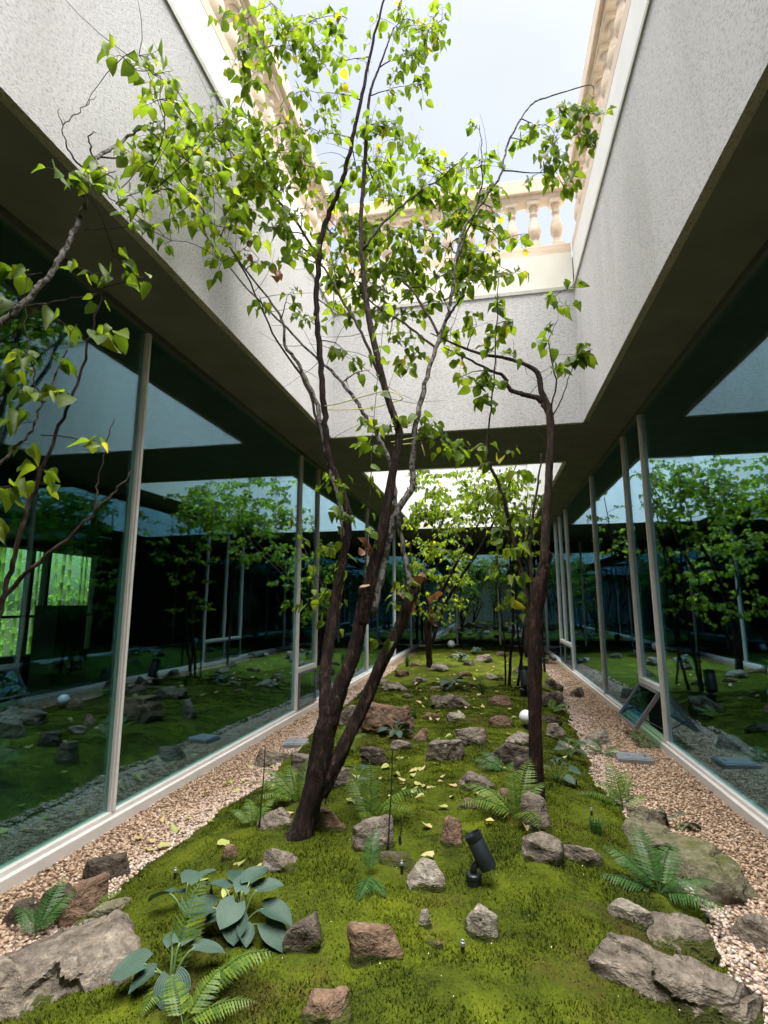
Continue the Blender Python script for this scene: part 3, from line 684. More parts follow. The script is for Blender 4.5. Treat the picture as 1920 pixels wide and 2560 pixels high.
ROCKS = [
 (-70, 1975, 300, 2225, 0.9, 'flat', 'grey', 'huge flat grey slab in the bottom left corner of the garden'),
 (185, 1935, 290, 1990, 0.6, 'flat', 'mossy', 'thin mossy ledge stone on the back of the corner slab'),
 (68, 1912, 165, 1990, 0.7, 'block', 'dark', 'dark stone between the corner slab and the gravel'),
 (8, 1950, 72, 2002, 0.7, 'block', 'dark', 'small dark stone at the left edge beside the corner slab'),
 (122, 1900, 232, 1998, 0.7, 'block', 'brown', 'blocky tan cube shaped rock on the left gravel'),
 (180, 1843, 276, 1908, 0.7, 'block', 'dark', 'dark pointed rock behind the tan cube on the left gravel'),
 (558, 1816, 656, 1888, 0.8, 'round', 'grey', 'rounded grey rock in front of the leaning tree foot'),
 (477, 1820, 522, 1862, 0.8, 'block', 'brown', 'small brown stone alone in the moss left of the leaning tree'),
 (553, 1740, 645, 1800, 0.7, 'block', 'grey', 'sloping grey rock just left of the leaning tree foot'),
 (680, 1738, 756, 1802, 0.8, 'block', 'brown', 'brown pointed rock just right of the leaning tree foot'),
 (758, 1762, 852, 1846, 0.7, 'block', 'grey', 'tall grey block behind the thin black stake'),
 (818, 1838, 902, 1874, 0.6, 'flat', 'dark', 'low dark stone with rusty corner in the middle moss'),
 (876, 1858, 964, 1932, 0.7, 'block', 'light', 'pale sharp edged rock with a dark diagonal face'),
 (944, 1770, 1004, 1838, 0.8, 'block', 'brown', 'brown wedge rock left of the black spotlight'),
 (1000, 1958, 1080, 2036, 0.7, 'block', 'light', 'pale triangular rock below the black spotlight'),
 (748, 1996, 892, 2088, 0.5, 'block', 'brown', 'brown block with a flat top edge in the front moss'),
 (912, 2018, 962, 2052, 0.9, 'flat', 'brown', 'small flat brown stone right of the brown block'),
 (902, 1962, 936, 2012, 0.9, 'flat', 'light', 'thin pale stone sliver above the small flat brown stone'),
 (643, 2146, 764, 2230, 0.8, 'block', 'brown', 'tan brown block cut off by the bottom edge'),
 (598, 1978, 710, 2062, 0.6, 'block', 'dark', 'dark rock half hidden under the big hosta leaves'),
 (1300, 2036, 1592, 2188, 0.62, 'block', 'grey', 'large cracked layered boulder in the bottom right moss'),
 (1372, 1955, 1502, 2078, 0.8, 'flat', 'grey', 'smooth flat grey slab above the cracked boulder'),
 (1316, 1944, 1404, 2022, 0.7, 'flat', 'light', 'pale angular plate leaning on the smooth flat slab'),
 (1322, 1752, 1594, 1932, 0.8, 'flat', 'mossy', 'long mossy slab on the right edge of the moss'),
 (1338, 1738, 1442, 1790, 0.6, 'flat', 'mossy', 'mossy flat stone behind the long mossy slab'),
 (1124, 1792, 1222, 1872, 0.8, 'round', 'grey', 'rounded mottled boulder right of the black spotlight'),
 (1216, 1814, 1306, 1872, 0.7, 'block', 'grey', 'low grey stone touching the rounded mottled boulder'),
 (1128, 1716, 1194, 1802, 0.8, 'block', 'grey', 'upright grey rock at the foot of the straight tree'),
 (1072, 1698, 1146, 1742, 0.7, 'flat', 'brown', 'brown flat stone behind the bright tall fern'),
 (976, 1668, 1078, 1712, 0.6, 'flat', 'grey', 'flat topped stone with dark underside in the middle moss'),
 (984, 1718, 1032, 1752, 0.7, 'block', 'brown', 'small brown stone behind the fern left of the tall fern'),
 (1108, 1638, 1152, 1700, 0.7, 'block', 'dark', 'narrow upright dark stone left of the straight trunk'),
 (1052, 1602, 1156, 1656, 0.5, 'flat', 'dark', 'dark overhanging ledge rock left of the straight trunk'),
 (1082, 1576, 1156, 1614, 0.6, 'flat', 'light', 'pale flat stone on top of the dark ledge rock'),
 (918, 1592, 1008, 1648, 0.6, 'block', 'grey', 'jagged grey brown rock in the middle of the moss'),
 (776, 1610, 852, 1658, 0.6, 'block', 'dark', 'dark block below the small blue hosta'),
 (838, 1596, 894, 1624, 0.6, 'flat', 'grey', 'flat grey stone under the small blue hosta'),
 (880, 1570, 924, 1604, 0.8, 'block', 'brown', 'small brown rock right of the small blue hosta'),
 (756, 1512, 896, 1590, 0.6, 'flat', 'brown', 'big layered reddish boulder behind the leaning tree'),
 (984, 1572, 1056, 1612, 0.6, 'block', 'grey', 'pointed olive grey stone right of the centre moss'),
 (1055, 1544, 1112, 1576, 0.7, 'block', 'brown', 'dark brown stone left of the white globe lamp'),
 (964, 1536, 1012, 1560, 0.8, 'flat', 'light', 'pale flat oval stone in the centre moss'),
 (902, 1536, 956, 1556, 0.8, 'flat', 'brown', 'thin brown flat stone beside the pale oval stone'),
 (930, 1498, 1032, 1532, 0.5, 'flat', 'grey', 'wide sloping grey stone in the back moss'),
 (1054, 1498, 1108, 1528, 0.7, 'round', 'brown', 'round brown stone behind the white globe lamp'),
 (1148, 1494, 1218, 1532, 0.6, 'flat', 'dark', 'flat dark stone behind the straight trunk'),
 (1244, 1568, 1318, 1612, 0.7, 'flat', 'light', 'pale flat stone on the edge of the right gravel'),
 (1204, 1588, 1256, 1628, 0.8, 'block', 'light', 'pale rounded stone right of the straight trunk'),
 (1180, 1560, 1226, 1598, 0.7, 'block', 'grey', 'grey stone just behind the straight trunk'),
 (1160, 1534, 1216, 1562, 0.7, 'block', 'dark', 'dark stone beyond the straight trunk near the gravel'),
 (1232, 1484, 1264, 1508, 0.8, 'flat', 'grey', 'flat grey stone lying out on the right gravel'),
 (1176, 1462, 1216, 1490, 0.7, 'flat', 'grey', 'stacked grey stone at the back right moss edge'),
 (546, 1616, 624, 1658, 0.7, 'round', 'grey', 'rounded grey stone half sunk in the left gravel'),
 (626, 1622, 696, 1684, 0.7, 'block', 'grey', 'grey brown rock behind the left fern by the gravel'),
 (704, 1652, 768, 1704, 0.7, 'block', 'grey', 'mossy grey rock in the crook behind the leaning tree'),
 (1588, 1976, 1680, 2050, 0.8, 'round', 'grey', 'rounded stone at the right edge of the gravel'),
 (728, 1522, 770, 1570, 0.7, 'block', 'grey', 'grey rock seen between the two leaning stems'),
]
for i, r_ in enumerate(ROCKS): rock(r_, i+1)
FAR_ROCKS = [(905,1478,42,16),(868,1462,34,18),(948,1452,44,18),(1012,1438,30,14),(1046,1432,40,18),(1002,1462,34,14),(1070,1470,40,16),(1120,1455,36,16),
             (985,1422,26,12),(900,1440,30,12),(1160,1430,30,12),(1085,1418,28,12),(940,1492,30,12),(1030,1485,28,10),(850,1492,60,22),(1195,1490,36,14),(820,1480,40,18),(878,1508,34,12)]
for i, (x, y, w, h) in enumerate(FAR_ROCKS):
    rock((x-w/2, y-h, x+w/2, y, 0.7, ('flat', 'block', 'round')[i % 3], ('grey', 'brown', 'light', 'dark')[i % 4], 'small stone among the far moss near the back trees'), 90+i)

# ------------------------------------------------------------------ ferns
def frond_mesh(mb, base, az, L, up, droop, rs, curl=0.0):
    n = 15; pts = []; d = Vector((math.cos(az), math.sin(az), 0)); p = Vector(base); a = up; step = L/n
    for i in range(n+1):
        pts.append(p.copy()); p = p+(d*math.cos(a)+Vector((0, 0, 1))*math.sin(a))*step; a -= droop/n*(0.4+1.2*i/n)
        d = Matrix.Rotation(curl/n, 3, 'Z') @ d
    s0 = len(mb.v); mb.tube(pts, [0.0035*(1-0.8*i/n)*(L/0.4) for i in range(n+1)], 4); nv = len(mb.v)-s0; mb.rnd += [0.1]*nv
    np_ = 21
    for i in range(1, np_+1):
        t = 0.10+0.90*i/(np_+1); k = t*n; j = min(int(k), n-1); fr = k-j
        c = pts[j].lerp(pts[j+1], fr); tg = (pts[j+1]-pts[j]).normalized(); sd = tg.cross(Vector((0, 0, 1)))
        if sd.length < 0.05: sd = Vector((-math.sin(az), math.cos(az), 0))
        sd.normalize(); nm = sd.cross(tg).normalized()
        pl = L*0.27*math.sin(math.pi*min(1, (t*0.9+0.16)))**0.8*(1-0.35*t)+0.004
        for s in (-1, 1):
            ax = (sd*s+tg*0.45-nm*rs.uniform(0.05, 0.35)).normalized(); wv = tg*(pl*0.095+0.0016); m = 4; col = rs.uniform(0.15, 1)
            vs = [c]
            for q in range(1, m+1):
                f = q/m; wd = (1-f)**0.7 if q < m else 0
                pt = c+ax*(pl*f)-nm*(pl*0.18*f*f)
                if q < m: vs += [pt+wv*wd*1.15, pt-wv*wd*1.15, pt+ax*pl*0.02+wv*wd*0.55, pt+ax*pl*0.02-wv*wd*0.55]
                else: vs.append(pt)
            fa = [(0, 1, 2)]
            for q in range(1, m):
                o_ = 1+(q-1)*4; fa.append((o_, o_+1, o_+3, o_+2))
                if q < m-1: fa.append((o_+2, o_+3, o_+5, o_+4))
                else: fa.append((o_+2, o_+3, len(vs)-1))
            mb.add(vs, fa); mb.rnd += [col]*len(vs)
def fern(px, py, fronds, m, label, seed):
    rs = random.Random(seed); b = G(px, py); rt = thing('fern', b, label, 'fern', 'ferns growing in the moss')
    for az, L, up, dr in fronds:
        mb = MB(); mb.rnd = []
        frond_mesh(mb, b+Vector((0, 0, 0.01)), R(az), L, R(up), R(dr), rs, rs.uniform(-0.4, 0.4))
        make('frond', mb, m, rt)
FERNS = [
 (1425, 1935, [(175, .36, 25, 55), (140, .38, 45, 70), (95, .42, 60, 70), (60, .40, 50, 80), (15, .36, 30, 70), (-35, .38, 25, 60), (165, .28, 60, 90), (-10, .2, 60, 90)], 'fern_dark', 'large spreading dark green fern below the long mossy slab'),
 (1118, 1772, [(-70, .48, 40, 85), (150, .50, 45, 95), (185, .46, 40, 90), (60, .46, 72, 75), (100, .34, 80, 40), (35, .36, 65, 90)], 'fern', 'tall bright fern arching beside the black spotlight'),
 (800, 1775, [(-100, .30, 50, 100), (-35, .46, 50, 95), (-15, .52, 58, 100), (95, .40, 75, 60), (140, .42, 60, 90)], 'fern', 'yellow green fern arching over the rocks right of the leaning tree'),
 (640, 1735, [(190, .40, 50, 95), (215, .36, 40, 90), (160, .44, 55, 95), (80, .40, 70, 70), (130, .36, 65, 90)], 'fern', 'bright fern tucked left of the leaning tree foot'),
 (545, 1788, [(120, .24, 60, 90), (170, .22, 50, 90), (60, .25, 60, 90)], 'fern', 'small fern at the foot of the left black stake'),
 (797, 1895, [(95, .24, 70, 60), (-85, .26, 15, 50), (-60, .22, 10, 40)], 'fern_dark', 'little two frond fern in the middle of the moss'),
 (1345, 1748, [(180, .40, 40, 80), (95, .42, 70, 70), (60, .36, 70, 85), (200, .26, 20, 60), (20, .3, 40, 90), (130, .30, 60, 90)], 'fern', 'pale airy fern at the gravel edge behind the mossy slab'),
 (372, 2120, [(92, .36, 72, 40), (-95, .2, 20, 60), (80, .2, 60, 80)], 'fern', 'upright fern growing through the front hosta leaves'),
 (430, 2165, [(20, .34, 55, 105), (50, .26, 40, 90)], 'fern', 'arching fern frond below the hosta at the bottom'),
 (395, 2222, [(25, .26, 30, 60), (70, .24, 45, 70), (140, .22, 40, 70)], 'fern', 'fern cut off by the bottom edge left of centre'),
 (160, 1992, [(10, .30, 35, 70), (40, .26, 45, 80), (150, .2, 50, 80), (-20, .24, 20, 60)], 'fern', 'fern behind the corner slab near the tan cube rock'),
 (75, 2030, [(100, .30, 60, 70), (150, .24, 45, 80), (60, .26, 60, 80)], 'fern_dark', 'dark fern at the left edge beside the corner slab'),
 (735, 1625, [(160, .40, 60, 95), (20, .36, 55, 90), (80, .36, 65, 90), (-40, .32, 40, 90)], 'fern', 'soft fern behind the fork of the leaning tree'),
 (1090, 1668, [(170, .34, 35, 80), (130, .34, 45, 90), (200, .28, 30, 80), (30, .2, 50, 90)], 'fern_dark', 'blue green fern below the dark ledge rock'),
 (1300, 1632, [(170, .3, 40, 80), (110, .26, 60, 90), (20, .3, 40, 90), (-40, .24, 25, 60)], 'fern_dark', 'dark little fern below the pale flat gravel stone'),
 (1190, 1540, [(20, .36, 45, 90), (70, .34, 55, 90), (-20, .3, 35, 80)], 'fern', 'fern behind the straight trunk by the right gravel'),
]
for i, (px, py, fr, m, lb) in enumerate(FERNS): fern(px, py, fr, m, lb, 50+i)
# grassy sedge tufts
def sedge(px, py, n, L, label, seed):
    rs = random.Random(seed); b = G(px, py); mb = MB(); mb.rnd = []
    for i in range(n):
        a = rs.uniform(0, 6.28); l = L*rs.uniform(.6, 1.1); sp = rs.uniform(.15, .6); w = 0.0022
        p0 = b+Vector((rs.uniform(-.03, .03), rs.uniform(-.03, .03), -0.01)); d = Vector((math.cos(a), math.sin(a), 0)); sd = Vector((-d.y, d.x, 0))*w
        p1 = p0+d*l*sp*.4+Vector((0, 0, l*.6)); p2 = p0+d*l*sp+Vector((0, 0, l*(1-sp*.6)))
        mb.add([p0-sd, p0+sd, p1-sd, p1+sd, p2], [(0, 1, 3, 2), (2, 3, 4)]); mb.rnd += [rs.random()]*5
    mb.v = [(v[0]-b.x, v[1]-b.y, v[2]-b.z) for v in mb.v]
    o = make('grass_tuft', mb, 'fern_dark'); o.location = b; tag(o, label, 'grass', 'grass tufts in the moss')
sedge(1290, 1806, 70, 0.16, 'fine dark grass tuft left of the long mossy slab', 1)
sedge(1042, 1498, 60, 0.3, 'dark upright grass tuft in the back moss', 2)
sedge(880, 1440, 90, 0.45, 'grass tuft beside the far left gravel', 3)
sedge(895, 1555, 50, 0.16, 'small grass tuft above the layered reddish boulder', 4)

# ------------------------------------------------------------------ hostas
def hosta_leaf(L, W, cup, dr):
    nx, ny = 7, 9; V = []; F = []; UV = []
    for j in range(ny):
        t = j/(ny-1); wd = W*0.5*(math.sin(math.pi*(t*0.86+0.10))**0.75)*(1-0.35*t*t); wd = wd if j < ny-1 else 0.0005
        for i in range(nx):
            u = i/(nx-1)*2-1; y = t*L-(abs(u)**1.5)*L*0.10*(1-t)**2*2
            V.append((u*wd, y, cup*abs(u)**1.6*wd-dr*t*t*L+0.02*L*math.sin(3*math.pi*t)*abs(u))); UV.append((u*0.5+0.5, t))
    for j in range(ny-1):
        for i in range(nx-1): F.append((j*nx+i, j*nx+i+1, (j+1)*nx+i+1, (j+1)*nx+i))
    me = bpy.data.meshes.new('hosta_leaf'); me.from_pydata(V, [], F); me.update(); me.shade_smooth()
    uv = me.uv_layers.new(); 
    for lp in me.loops: uv.data[lp.index].uv = UV[lp.vertex_index]
    me.materials.append(M['hosta']); return me
HL = [hosta_leaf(1, 1.15, 0.25, 0.14), hosta_leaf(1, 1.05, 0.35, 0.28), hosta_leaf(1, 0.98, 0.15, 0.36), hosta_leaf(1, 1.22, 0.3, 0.2)]
def hosta(base, leaves, label, seed):
    rs = random.Random(seed); b = G(*base); rt = thing('hosta', b, label, 'hosta', 'blue hostas in the moss')
    for k, (az, reach, hh, L, tilt) in enumerate(leaves):
        reach *= .50; hh *= .46; L *= .58; tilt = tilt*.8-4
        d = Vector((math.cos(R(az)), math.sin(R(az)), 0)); p0 = b+d*0.015; p2 = b+d*reach+Vector((0, 0, hh)); p1 = b+d*reach*0.35+Vector((0, 0, hh*0.75))
        make('leaf_stalk', MB().tube([p0.lerp(p1, t).lerp(p1.lerp(p2, t), t) for t in (0, .2, .4, .6, .8, 1)], [.007, .006, .005, .005, .004, .004], 6), 'stalk', rt, smooth=True)
        o = bpy.data.objects.new('hosta_leaf', HL[k % 4]); COL.objects.link(o); o.parent = rt
        y = (d*math.cos(R(tilt))+Vector((0, 0, math.sin(R(tilt))))).normalized(); x = Vector((-d.y, d.x, 0))*-1; x = (Matrix.Rotation(rs.uniform(-.3, .3), 3, y) @ x).normalized(); z = x.cross(y)
        m3 = Matrix((x, y, z)).transposed().to_4x4(); o.matrix_local = Matrix.Translation(p2-b) @ m3 @ Matrix.Scale(L, 4)
hosta((515, 2018), [(200, .22, .24, .20, 5), (165, .16, .34, .18, 20), (120, .18, .36, .19, 25), (75, .12, .38, .19, 30), (30, .14, .34, .20, 15), (-5, .22, .24, .24, 0), (-20, .3, .17, .22, -15), (-75, .10, .20, .17, -35), (-100, .05, .28, .19, -20), (-50, .14, .14, .14, -20), (100, .06, .33, .17, 40), (215, .1, .2, .16, 0)],
      'big blue green hosta clump in the left foreground', 1)
hosta((398, 1975), [(100, .05, .26, .15, 25), (180, .16, .17, .18, -5), (30, .12, .24, .15, 15), (60, .16, .27, .15, 20), (-40, .08, .15, .14, -15), (140, .12, .14, .1, 10)],
      'smaller blue hosta behind the big foreground clump', 2)
hosta((368, 2122), [(195, .20, .14, .22, -8), (225, .12, .12, .16, -10), (30, .16, .22, .20, 5), (-55, .13, .12, .19, -45), (80, .08, .24, .15, 20), (120, .1, .22, .13, 30)],
      'dark hosta at the right of the corner slab', 3)
hosta((855, 1590), [(200, .2, .16, .16, -5), (160, .16, .24, .16, 10), (90, .1, .28, .15, 25), (30, .16, .24, .16, 10), (-10, .2, .16, .18, -5), (-60, .1, .12, .15, -20), (-110, .08, .14, .15, -15), (60, .1, .26, .13, 20)],
      'small blue hosta in front of the layered reddish boulder', 4)
hosta((1205, 1690), [(170, .14, .22, .14, 10), (110, .1, .3, .15, 20), (50, .16, .28, .16, 10), (10, .2, .2, .18, -5), (-40, .14, .12, .16, -15), (80, .1, .36, .13, 15)],
      'dark hosta right of the straight trunk', 5)
hosta((1230, 1640), [(20, .2, .3, .16, 10), (80, .12, .34, .15, 20), (130, .14, .3, .15, 15), (-30, .16, .2, .17, -10), (170, .12, .2, .14, 0), (50, .16, .26, .14, 5)],
      'dark hosta further back right of the straight trunk', 6)
hosta((1468, 1800), [(60, .14, .22, .17, 0), (20, .16, .12, .16, -15), (130, .1, .18, .14, 5)], 'small hosta peeking out behind the long mossy slab', 7)
hosta((775, 1690), [(185, .16, .14, .17, -5), (150, .12, .2, .15, 10), (20, .14, .18, .17, -5), (60, .1, .2, .14, 10), (-50, .1, .1, .14, -20)], 'pale hosta behind the right leaning stem', 8)
for i, (x, y, lb) in enumerate([(990, 1428, 'bluish hosta beside the far dark trunk'), (1030, 1412, 'pale bluish hosta at the back centre'), (1180, 1432, 'faint hosta at the back behind the straight trunk'), (975, 1492, 'low hosta in the back moss left of the grass tuft')]):
    rs = random.Random(i); hosta((x, y), [(rs.uniform(0, 360), rs.uniform(.1, .35), rs.uniform(.15, .4), rs.uniform(.18, .28), rs.uniform(-20, 25)) for k in range(13)], lb, 20+i)

# ------------------------------------------------------------------ trees
def leaf_mesh(fold, curl, nar=1.0):
    O = [(0.17, -0.09), (0.40, 0.06), (0.475, 0.30), (0.38, 0.58), (0.19, 0.82)]
    mid = [(0, 0), (0, 0.30), (0, 0.60), (0, 1.03)]
    z = lambda x, y: fold*abs(x)*(0.6+abs(x))-curl*y*y
    V = [(0, y, z(0, y)) for _, y in mid]
    for s in (-1, 1): V += [(s*x*nar, y, z(x, y)+0.05*math.sin(9*y+s)) for x, y in O]
    F = []
    for k, s in ((4, -1), (9, 1)):
        a = [(0, k, k+1), (0, k+1, k+2), (0, k+2, 1), (1, k+2, k+3), (1, k+3, 2), (2, k+3, k+4), (2, k+4, 3)]
        F += [q if s > 0 else q[::-1] for q in a]
    return np.array(V), F
LV = [leaf_mesh(0.30, 0.15), leaf_mesh(0.75, 0.30, 0.9), leaf_mesh(-0.35, 0.25), leaf_mesh(0.15, 0.45), leaf_mesh(1.2, 0.2, 0.8)]
def leaf_data(name, m):
    out = []
    for v, f in LV:
        me = bpy.data.meshes.new(name); me.from_pydata([tuple(p) for p in v], [], f); me.update(); me.shade_smooth(); me.materials.append(M[m]); out.append(me)
    return out
LEAF_ME = leaf_data('leaf', 'leaf'); DEAD_ME = leaf_data('dead_leaf', 'leaf_dead'); FALL_ME = leaf_data('fallen_leaf', 'leaf_fallen')

def legal(v):      # keep growth inside the light well / courtyard
    lo, hi = (XIL+0.10, XIR-0.08) if v.z > ZS-0.15 else (XL+0.15, XR-0.15)
    v = v.copy(); v.x = min(max(v.x, lo), hi); return v
def PL(px, py, Y, m=0.12):   # the sight line's point at depth Y, drawn nearer when the wall is in the way
    v = P(px, py, Y)
    for i in range(3):
        lo, hi = (XIL+m, XIR-m) if v.z > ZS-0.15 else (XL+m, XR-m)
        if v.x < lo: v = CV+(v-CV)*(lo/v.x)
        elif v.x > hi: v = CV+(v-CV)*(hi/v.x)
    return v
class Tree:
    def __init__(s, name, base, label, seed, lsize, bk, twk='twig', indiv=300, dens=1.0):
        s.rs = random.Random(seed); s.root = thing(name, base, label, 'tree'); s.sk = []; s.tw = MB(); s.L = []; s.ls = lsize; s.bk = bk; s.twk = twk; s.ind = indiv; s.dens = dens
    def stem(s, pts, m=None, name='stem', n=7, rough=0.05, cut=False, wob=0.006):
        # pts: (px, py, Y, r in m) or Vector tuples (x,y,z,r) flagged by len 5
        W = []
        for p in pts:
            if len(p) == 5: W.append(p[:4])
            else: v = PL(p[0], p[1], p[2]); W.append((v.x, v.y, v.z, p[3]))
        thick = W[0][3] > .035; C = curve_pts(W, 12 if thick else 6); q = []; rad = []
        if thick: rough = .018; wob = .0015; n = 20
        for i, c in enumerate(C):
            j = wob*(0.3+min(1, i/3)); q.append(Vector((c[0]+s.rs.uniform(-j, j), c[1]+s.rs.uniform(-j, j), c[2]))); rad.append(max(c[3]*(1+(0 if thick else s.rs.uniform(-.06, .06))), 0.0012))
        o = make(name, MB().tube(q, rad, n, True, rough, .34 if thick else 0), m or s.bk, s.root, smooth=True)
        if cut:
            d = (q[-1]-q[-2]).normalized(); make('cut_face', MB().lathe([(rad[-1]*1.0, 0), (rad[-1]*0.9, 0.004)], 10, q[-1], d), 'cutwood', o)
        s.sk += [(p, r) for p, r in zip(q, rad)]
        return q
    def twig(s, a, b, r0, r1, sag=0.0, n=6, k=5):
        rs = s.rs; L = (b-a).length; pts = []
        side = Vector((rs.gauss(0, 1), rs.gauss(0, 1), rs.gauss(0, 1)))*L*0.06
        for i in range(n+1):
            t = i/n; p = a.lerp(b, t)+side*math.sin(math.pi*t)+Vector((0, 0, 1))*sag*L*math.sin(math.pi*t)
            if 0 < i < n: p += Vector((rs.uniform(-1, 1), rs.uniform(-1, 1), rs.uniform(-1, 1)))*L*0.012
            pts.append(p)
        s.tw.tube(pts, [r0+(r1-r0)*i/n for i in range(n+1)], k); return pts
    def leaf(s, at, out, droop=None, size=None):
        rs = s.rs; dr = rs.uniform(0.15, 1.5) if droop is None else droop
        o = Vector((out.x, out.y, 0)); o = o.normalized() if o.length > 1e-3 else Vector((1, 0, 0))
        o = (o+Vector((rs.gauss(0, .6), rs.gauss(0, .6), 0))).normalized()
        pet = (o+Vector((0, 0, rs.uniform(-.5, .4)))).normalized()*rs.uniform(.02, .045)
        p = at+pet; s.tw.tube([at, at+pet*.5+Vector((0, 0, .004)), p], .0011, 3, False)
        y = (o+Vector((0, 0, -dr))).normalized(); x = y.cross(Vector((0, 0, 1))).normalized()
        x = Matrix.Rotation(rs.gauss(0, .55), 3, y) @ x; z = x.cross(y).normalized()
        m3 = Matrix((x, y, z)).transposed(); m3 = m3 @ Matrix.Diagonal((rs.uniform(.72, 1.06), 1, rs.uniform(.6, 1.5))); s.L.append((p, m3, (size or s.ls)*rs.uniform(.5, 1.2)*min(1, max(.78, depth(p)/3.9)), rs.randrange(5)))
    def cluster(s, px, py, Y, rp, n, sub=None, hang=0.0):
        rs = s.rs; c = PL(px, py, Y, rs.uniform(.16, .5)); n = round(n*s.dens); r = rp/FPX*depth(c)
        best = min(s.sk, key=lambda q: (q[0]-c).length+(0.9*max(0, q[0].z-c.z) if not hang else 0)+max(0, .012-q[1])*6)
        L = (best[0]-c).length
        tw = s.twig(best[0], c, min(best[1]*.7, .004+.006*L), .0022, sag=rs.uniform(.02, .12)) if L > .06 else [best[0], c]
        s.sk += [(p, .0035) for p in tw[2:]]
        k = max(1, round(n/5))
        for i in range(k):
            a = tw[-1-rs.randrange(min(3, len(tw)))]
            d = Vector((rs.gauss(0, 1), rs.gauss(0, 1), rs.gauss(0, .55)-hang)).normalized()
            e = legal(a+d*r*rs.uniform(.6, 1.25)+Vector((0, 0, -.15*r)))
            st = s.twig(a, e, .0022, .0009, sag=.05, n=5, k=3); m = max(2, round(n/k))
            for j in range(m):
                t = (j+.7)/m*5; q = min(int(t), 4); pt = st[q].lerp(st[q+1], t-q)
                s.leaf(pt, (st[q+1]-st[q]).cross(Vector((0, 0, 1)))*(1 if j % 2 else -1)+(st[q+1]-st[q])*.6)
    def shoot(s, pts, step=.05, m=None, r=.005, lsize=None, start=.15):
        q = s.stem([(a, b, c, r*(1-.7*i/(len(pts)-1))) for i, (a, b, c) in enumerate(pts)], m or s.twk, 'shoot', 5, 0, wob=.003)
        L = sum((b-a).length for a, b in zip(q[:-1], q[1:])); acc = 0; nx = L*start; k = 0
        for a, b in zip(q[:-1], q[1:]):
            l = (b-a).length
            while nx < acc+l:
                ang = k*2.4+s.rs.uniform(-.4, .4); s.leaf(a.lerp(b, (nx-acc)/l), Vector((math.cos(ang), math.sin(ang), 0)), size=lsize); nx += step*s.rs.uniform(.6, 1.5); k += 1
            acc += l
    def bare(s, n, L=(.1, .35), zr=(0, 99)):
        for i in range(n):
            b = s.rs.choice(s.sk)
            if not zr[0] < b[0].z < zr[1]: continue
            d = Vector((s.rs.gauss(0, 1), s.rs.gauss(0, 1), s.rs.uniform(-.2, 1))).normalized(); s.twig(b[0], legal(b[0]+d*s.rs.uniform(*L)), .003, .001, n=4, k=3)
    def finish(s):
        Lc = s.root.location
        o = make('twigs', s.tw, s.twk, s.root, smooth=True, kind='stuff')
        order = sorted(range(len(s.L)), key=lambda i: -s.L[i][2]/max(.3, depth(s.L[i][0])))
        def seen(p):
            d = p-CV; z = d.dot(_f); return z > .1 and abs(d.dot(_r)/z*FPX) < 840 and abs(d.dot(_u)/z*FPX) < 1120
        order.sort(key=lambda i: not seen(s.L[i][0]))
        first = order[:s.ind]; rest = order[s.ind:]
        for i in first:
            p, m3, sz, v = s.L[i]; o = bpy.data.objects.new('leaf', LEAF_ME[v]); COL.objects.link(o); o.parent = s.root
            o.matrix_local = Matrix.Translation(p-Lc) @ m3.to_4x4() @ Matrix.Scale(sz, 4)
        if rest:
            V = []; F = []; rv = []; o_ = 0
            for i in rest:
                p, m3, sz, v = s.L[i]; W = LV[v][0]*sz @ np.array(m3).T+np.array(p-Lc); V.append(W)
                F += [(a+o_, b+o_, c+o_) for a, b, c in LV[v][1]]; o_ += len(W); rv += [s.rs.random()]*len(W)
            link('foliage', np_mesh('foliage', np.concatenate(V), F, {'rnd': rv}), 'leaf_mass', s.root, kind='stuff')

# --- leaning multi-stemmed tree in the middle
tb = G(650, 1815); TY = tb.y+0.03
T = Tree('leaning_tree', tb, 'leaning dark multi stemmed tree with heart shaped leaves in the courtyard middle', 11, .080, 'bark_dark', dens=2.2)
T.stem([(640, 1850, TY, 0.1229), (645, 1825, TY, 0.0955), (655, 1790, TY, 0.0746), (685, 1680, TY+.02, 0.0650), (703, 1590, TY+.04, 0.0672), (716, 1530, TY+.06, 0.0573)], name='trunk', n=14, rough=.06)
T.stem([(705, 1572, TY+.04, 0.0474), (703, 1500, TY+.10, 0.0398), (702, 1440, TY+.16, 0.0382), (716, 1340, TY+.24, 0.0367), (733, 1240, TY+.32, 0.0351), (747, 1172, TY+.38, 0.0321)], n=12, cut=True)
T.stem([(712, 1560, TY+.05, 0.0520), (738, 1480, TY+.06, 0.0490), (762, 1420, TY+.07, 0.0474), (782, 1330, TY+.08, 0.0443), (803, 1245, TY+.09, 0.0398), (828, 1140, TY+.1, 0.0344), (848, 1030, TY+.12, 0.0290), (862, 945, TY+.14, 0.0260), (858, 915, TY+.15, 0.0260), (838, 860, TY+.17, 0.0229), (812, 760, TY+.2, 0.0214), (792, 660, TY+.24, 0.0198), (782, 560, TY+.28, 0.0176), (780, 470, TY+.32, 0.0168), (786, 380, TY+.36, 0.0153), (792, 290, TY+.4, 0.0130), (800, 200, TY+.45, 0.0099), (825, 130, TY+.5, 0.0076), (850, 60, TY+.5, 0.0046)], n=12)
T.stem([(782, 1345, TY+.07, 0.0420), (786, 1300, TY+.05, 0.0386), (788, 1266, TY+.03, 0.0353)], n=10, cut=True, name='stub')
T.stem([(692, 1715, TY+.05, 0.050), (714, 1672, TY+.06, 0.0470), (750, 1600, TY+.1, 0.0430), (784, 1532, TY+.14, 0.0403), (818, 1450, TY+.18, 0.0386), (855, 1370, TY+.22, 0.0386), (885, 1295, TY+.26, 0.0378), (898, 1262, TY+.28, 0.0353)], n=12, cut=True)
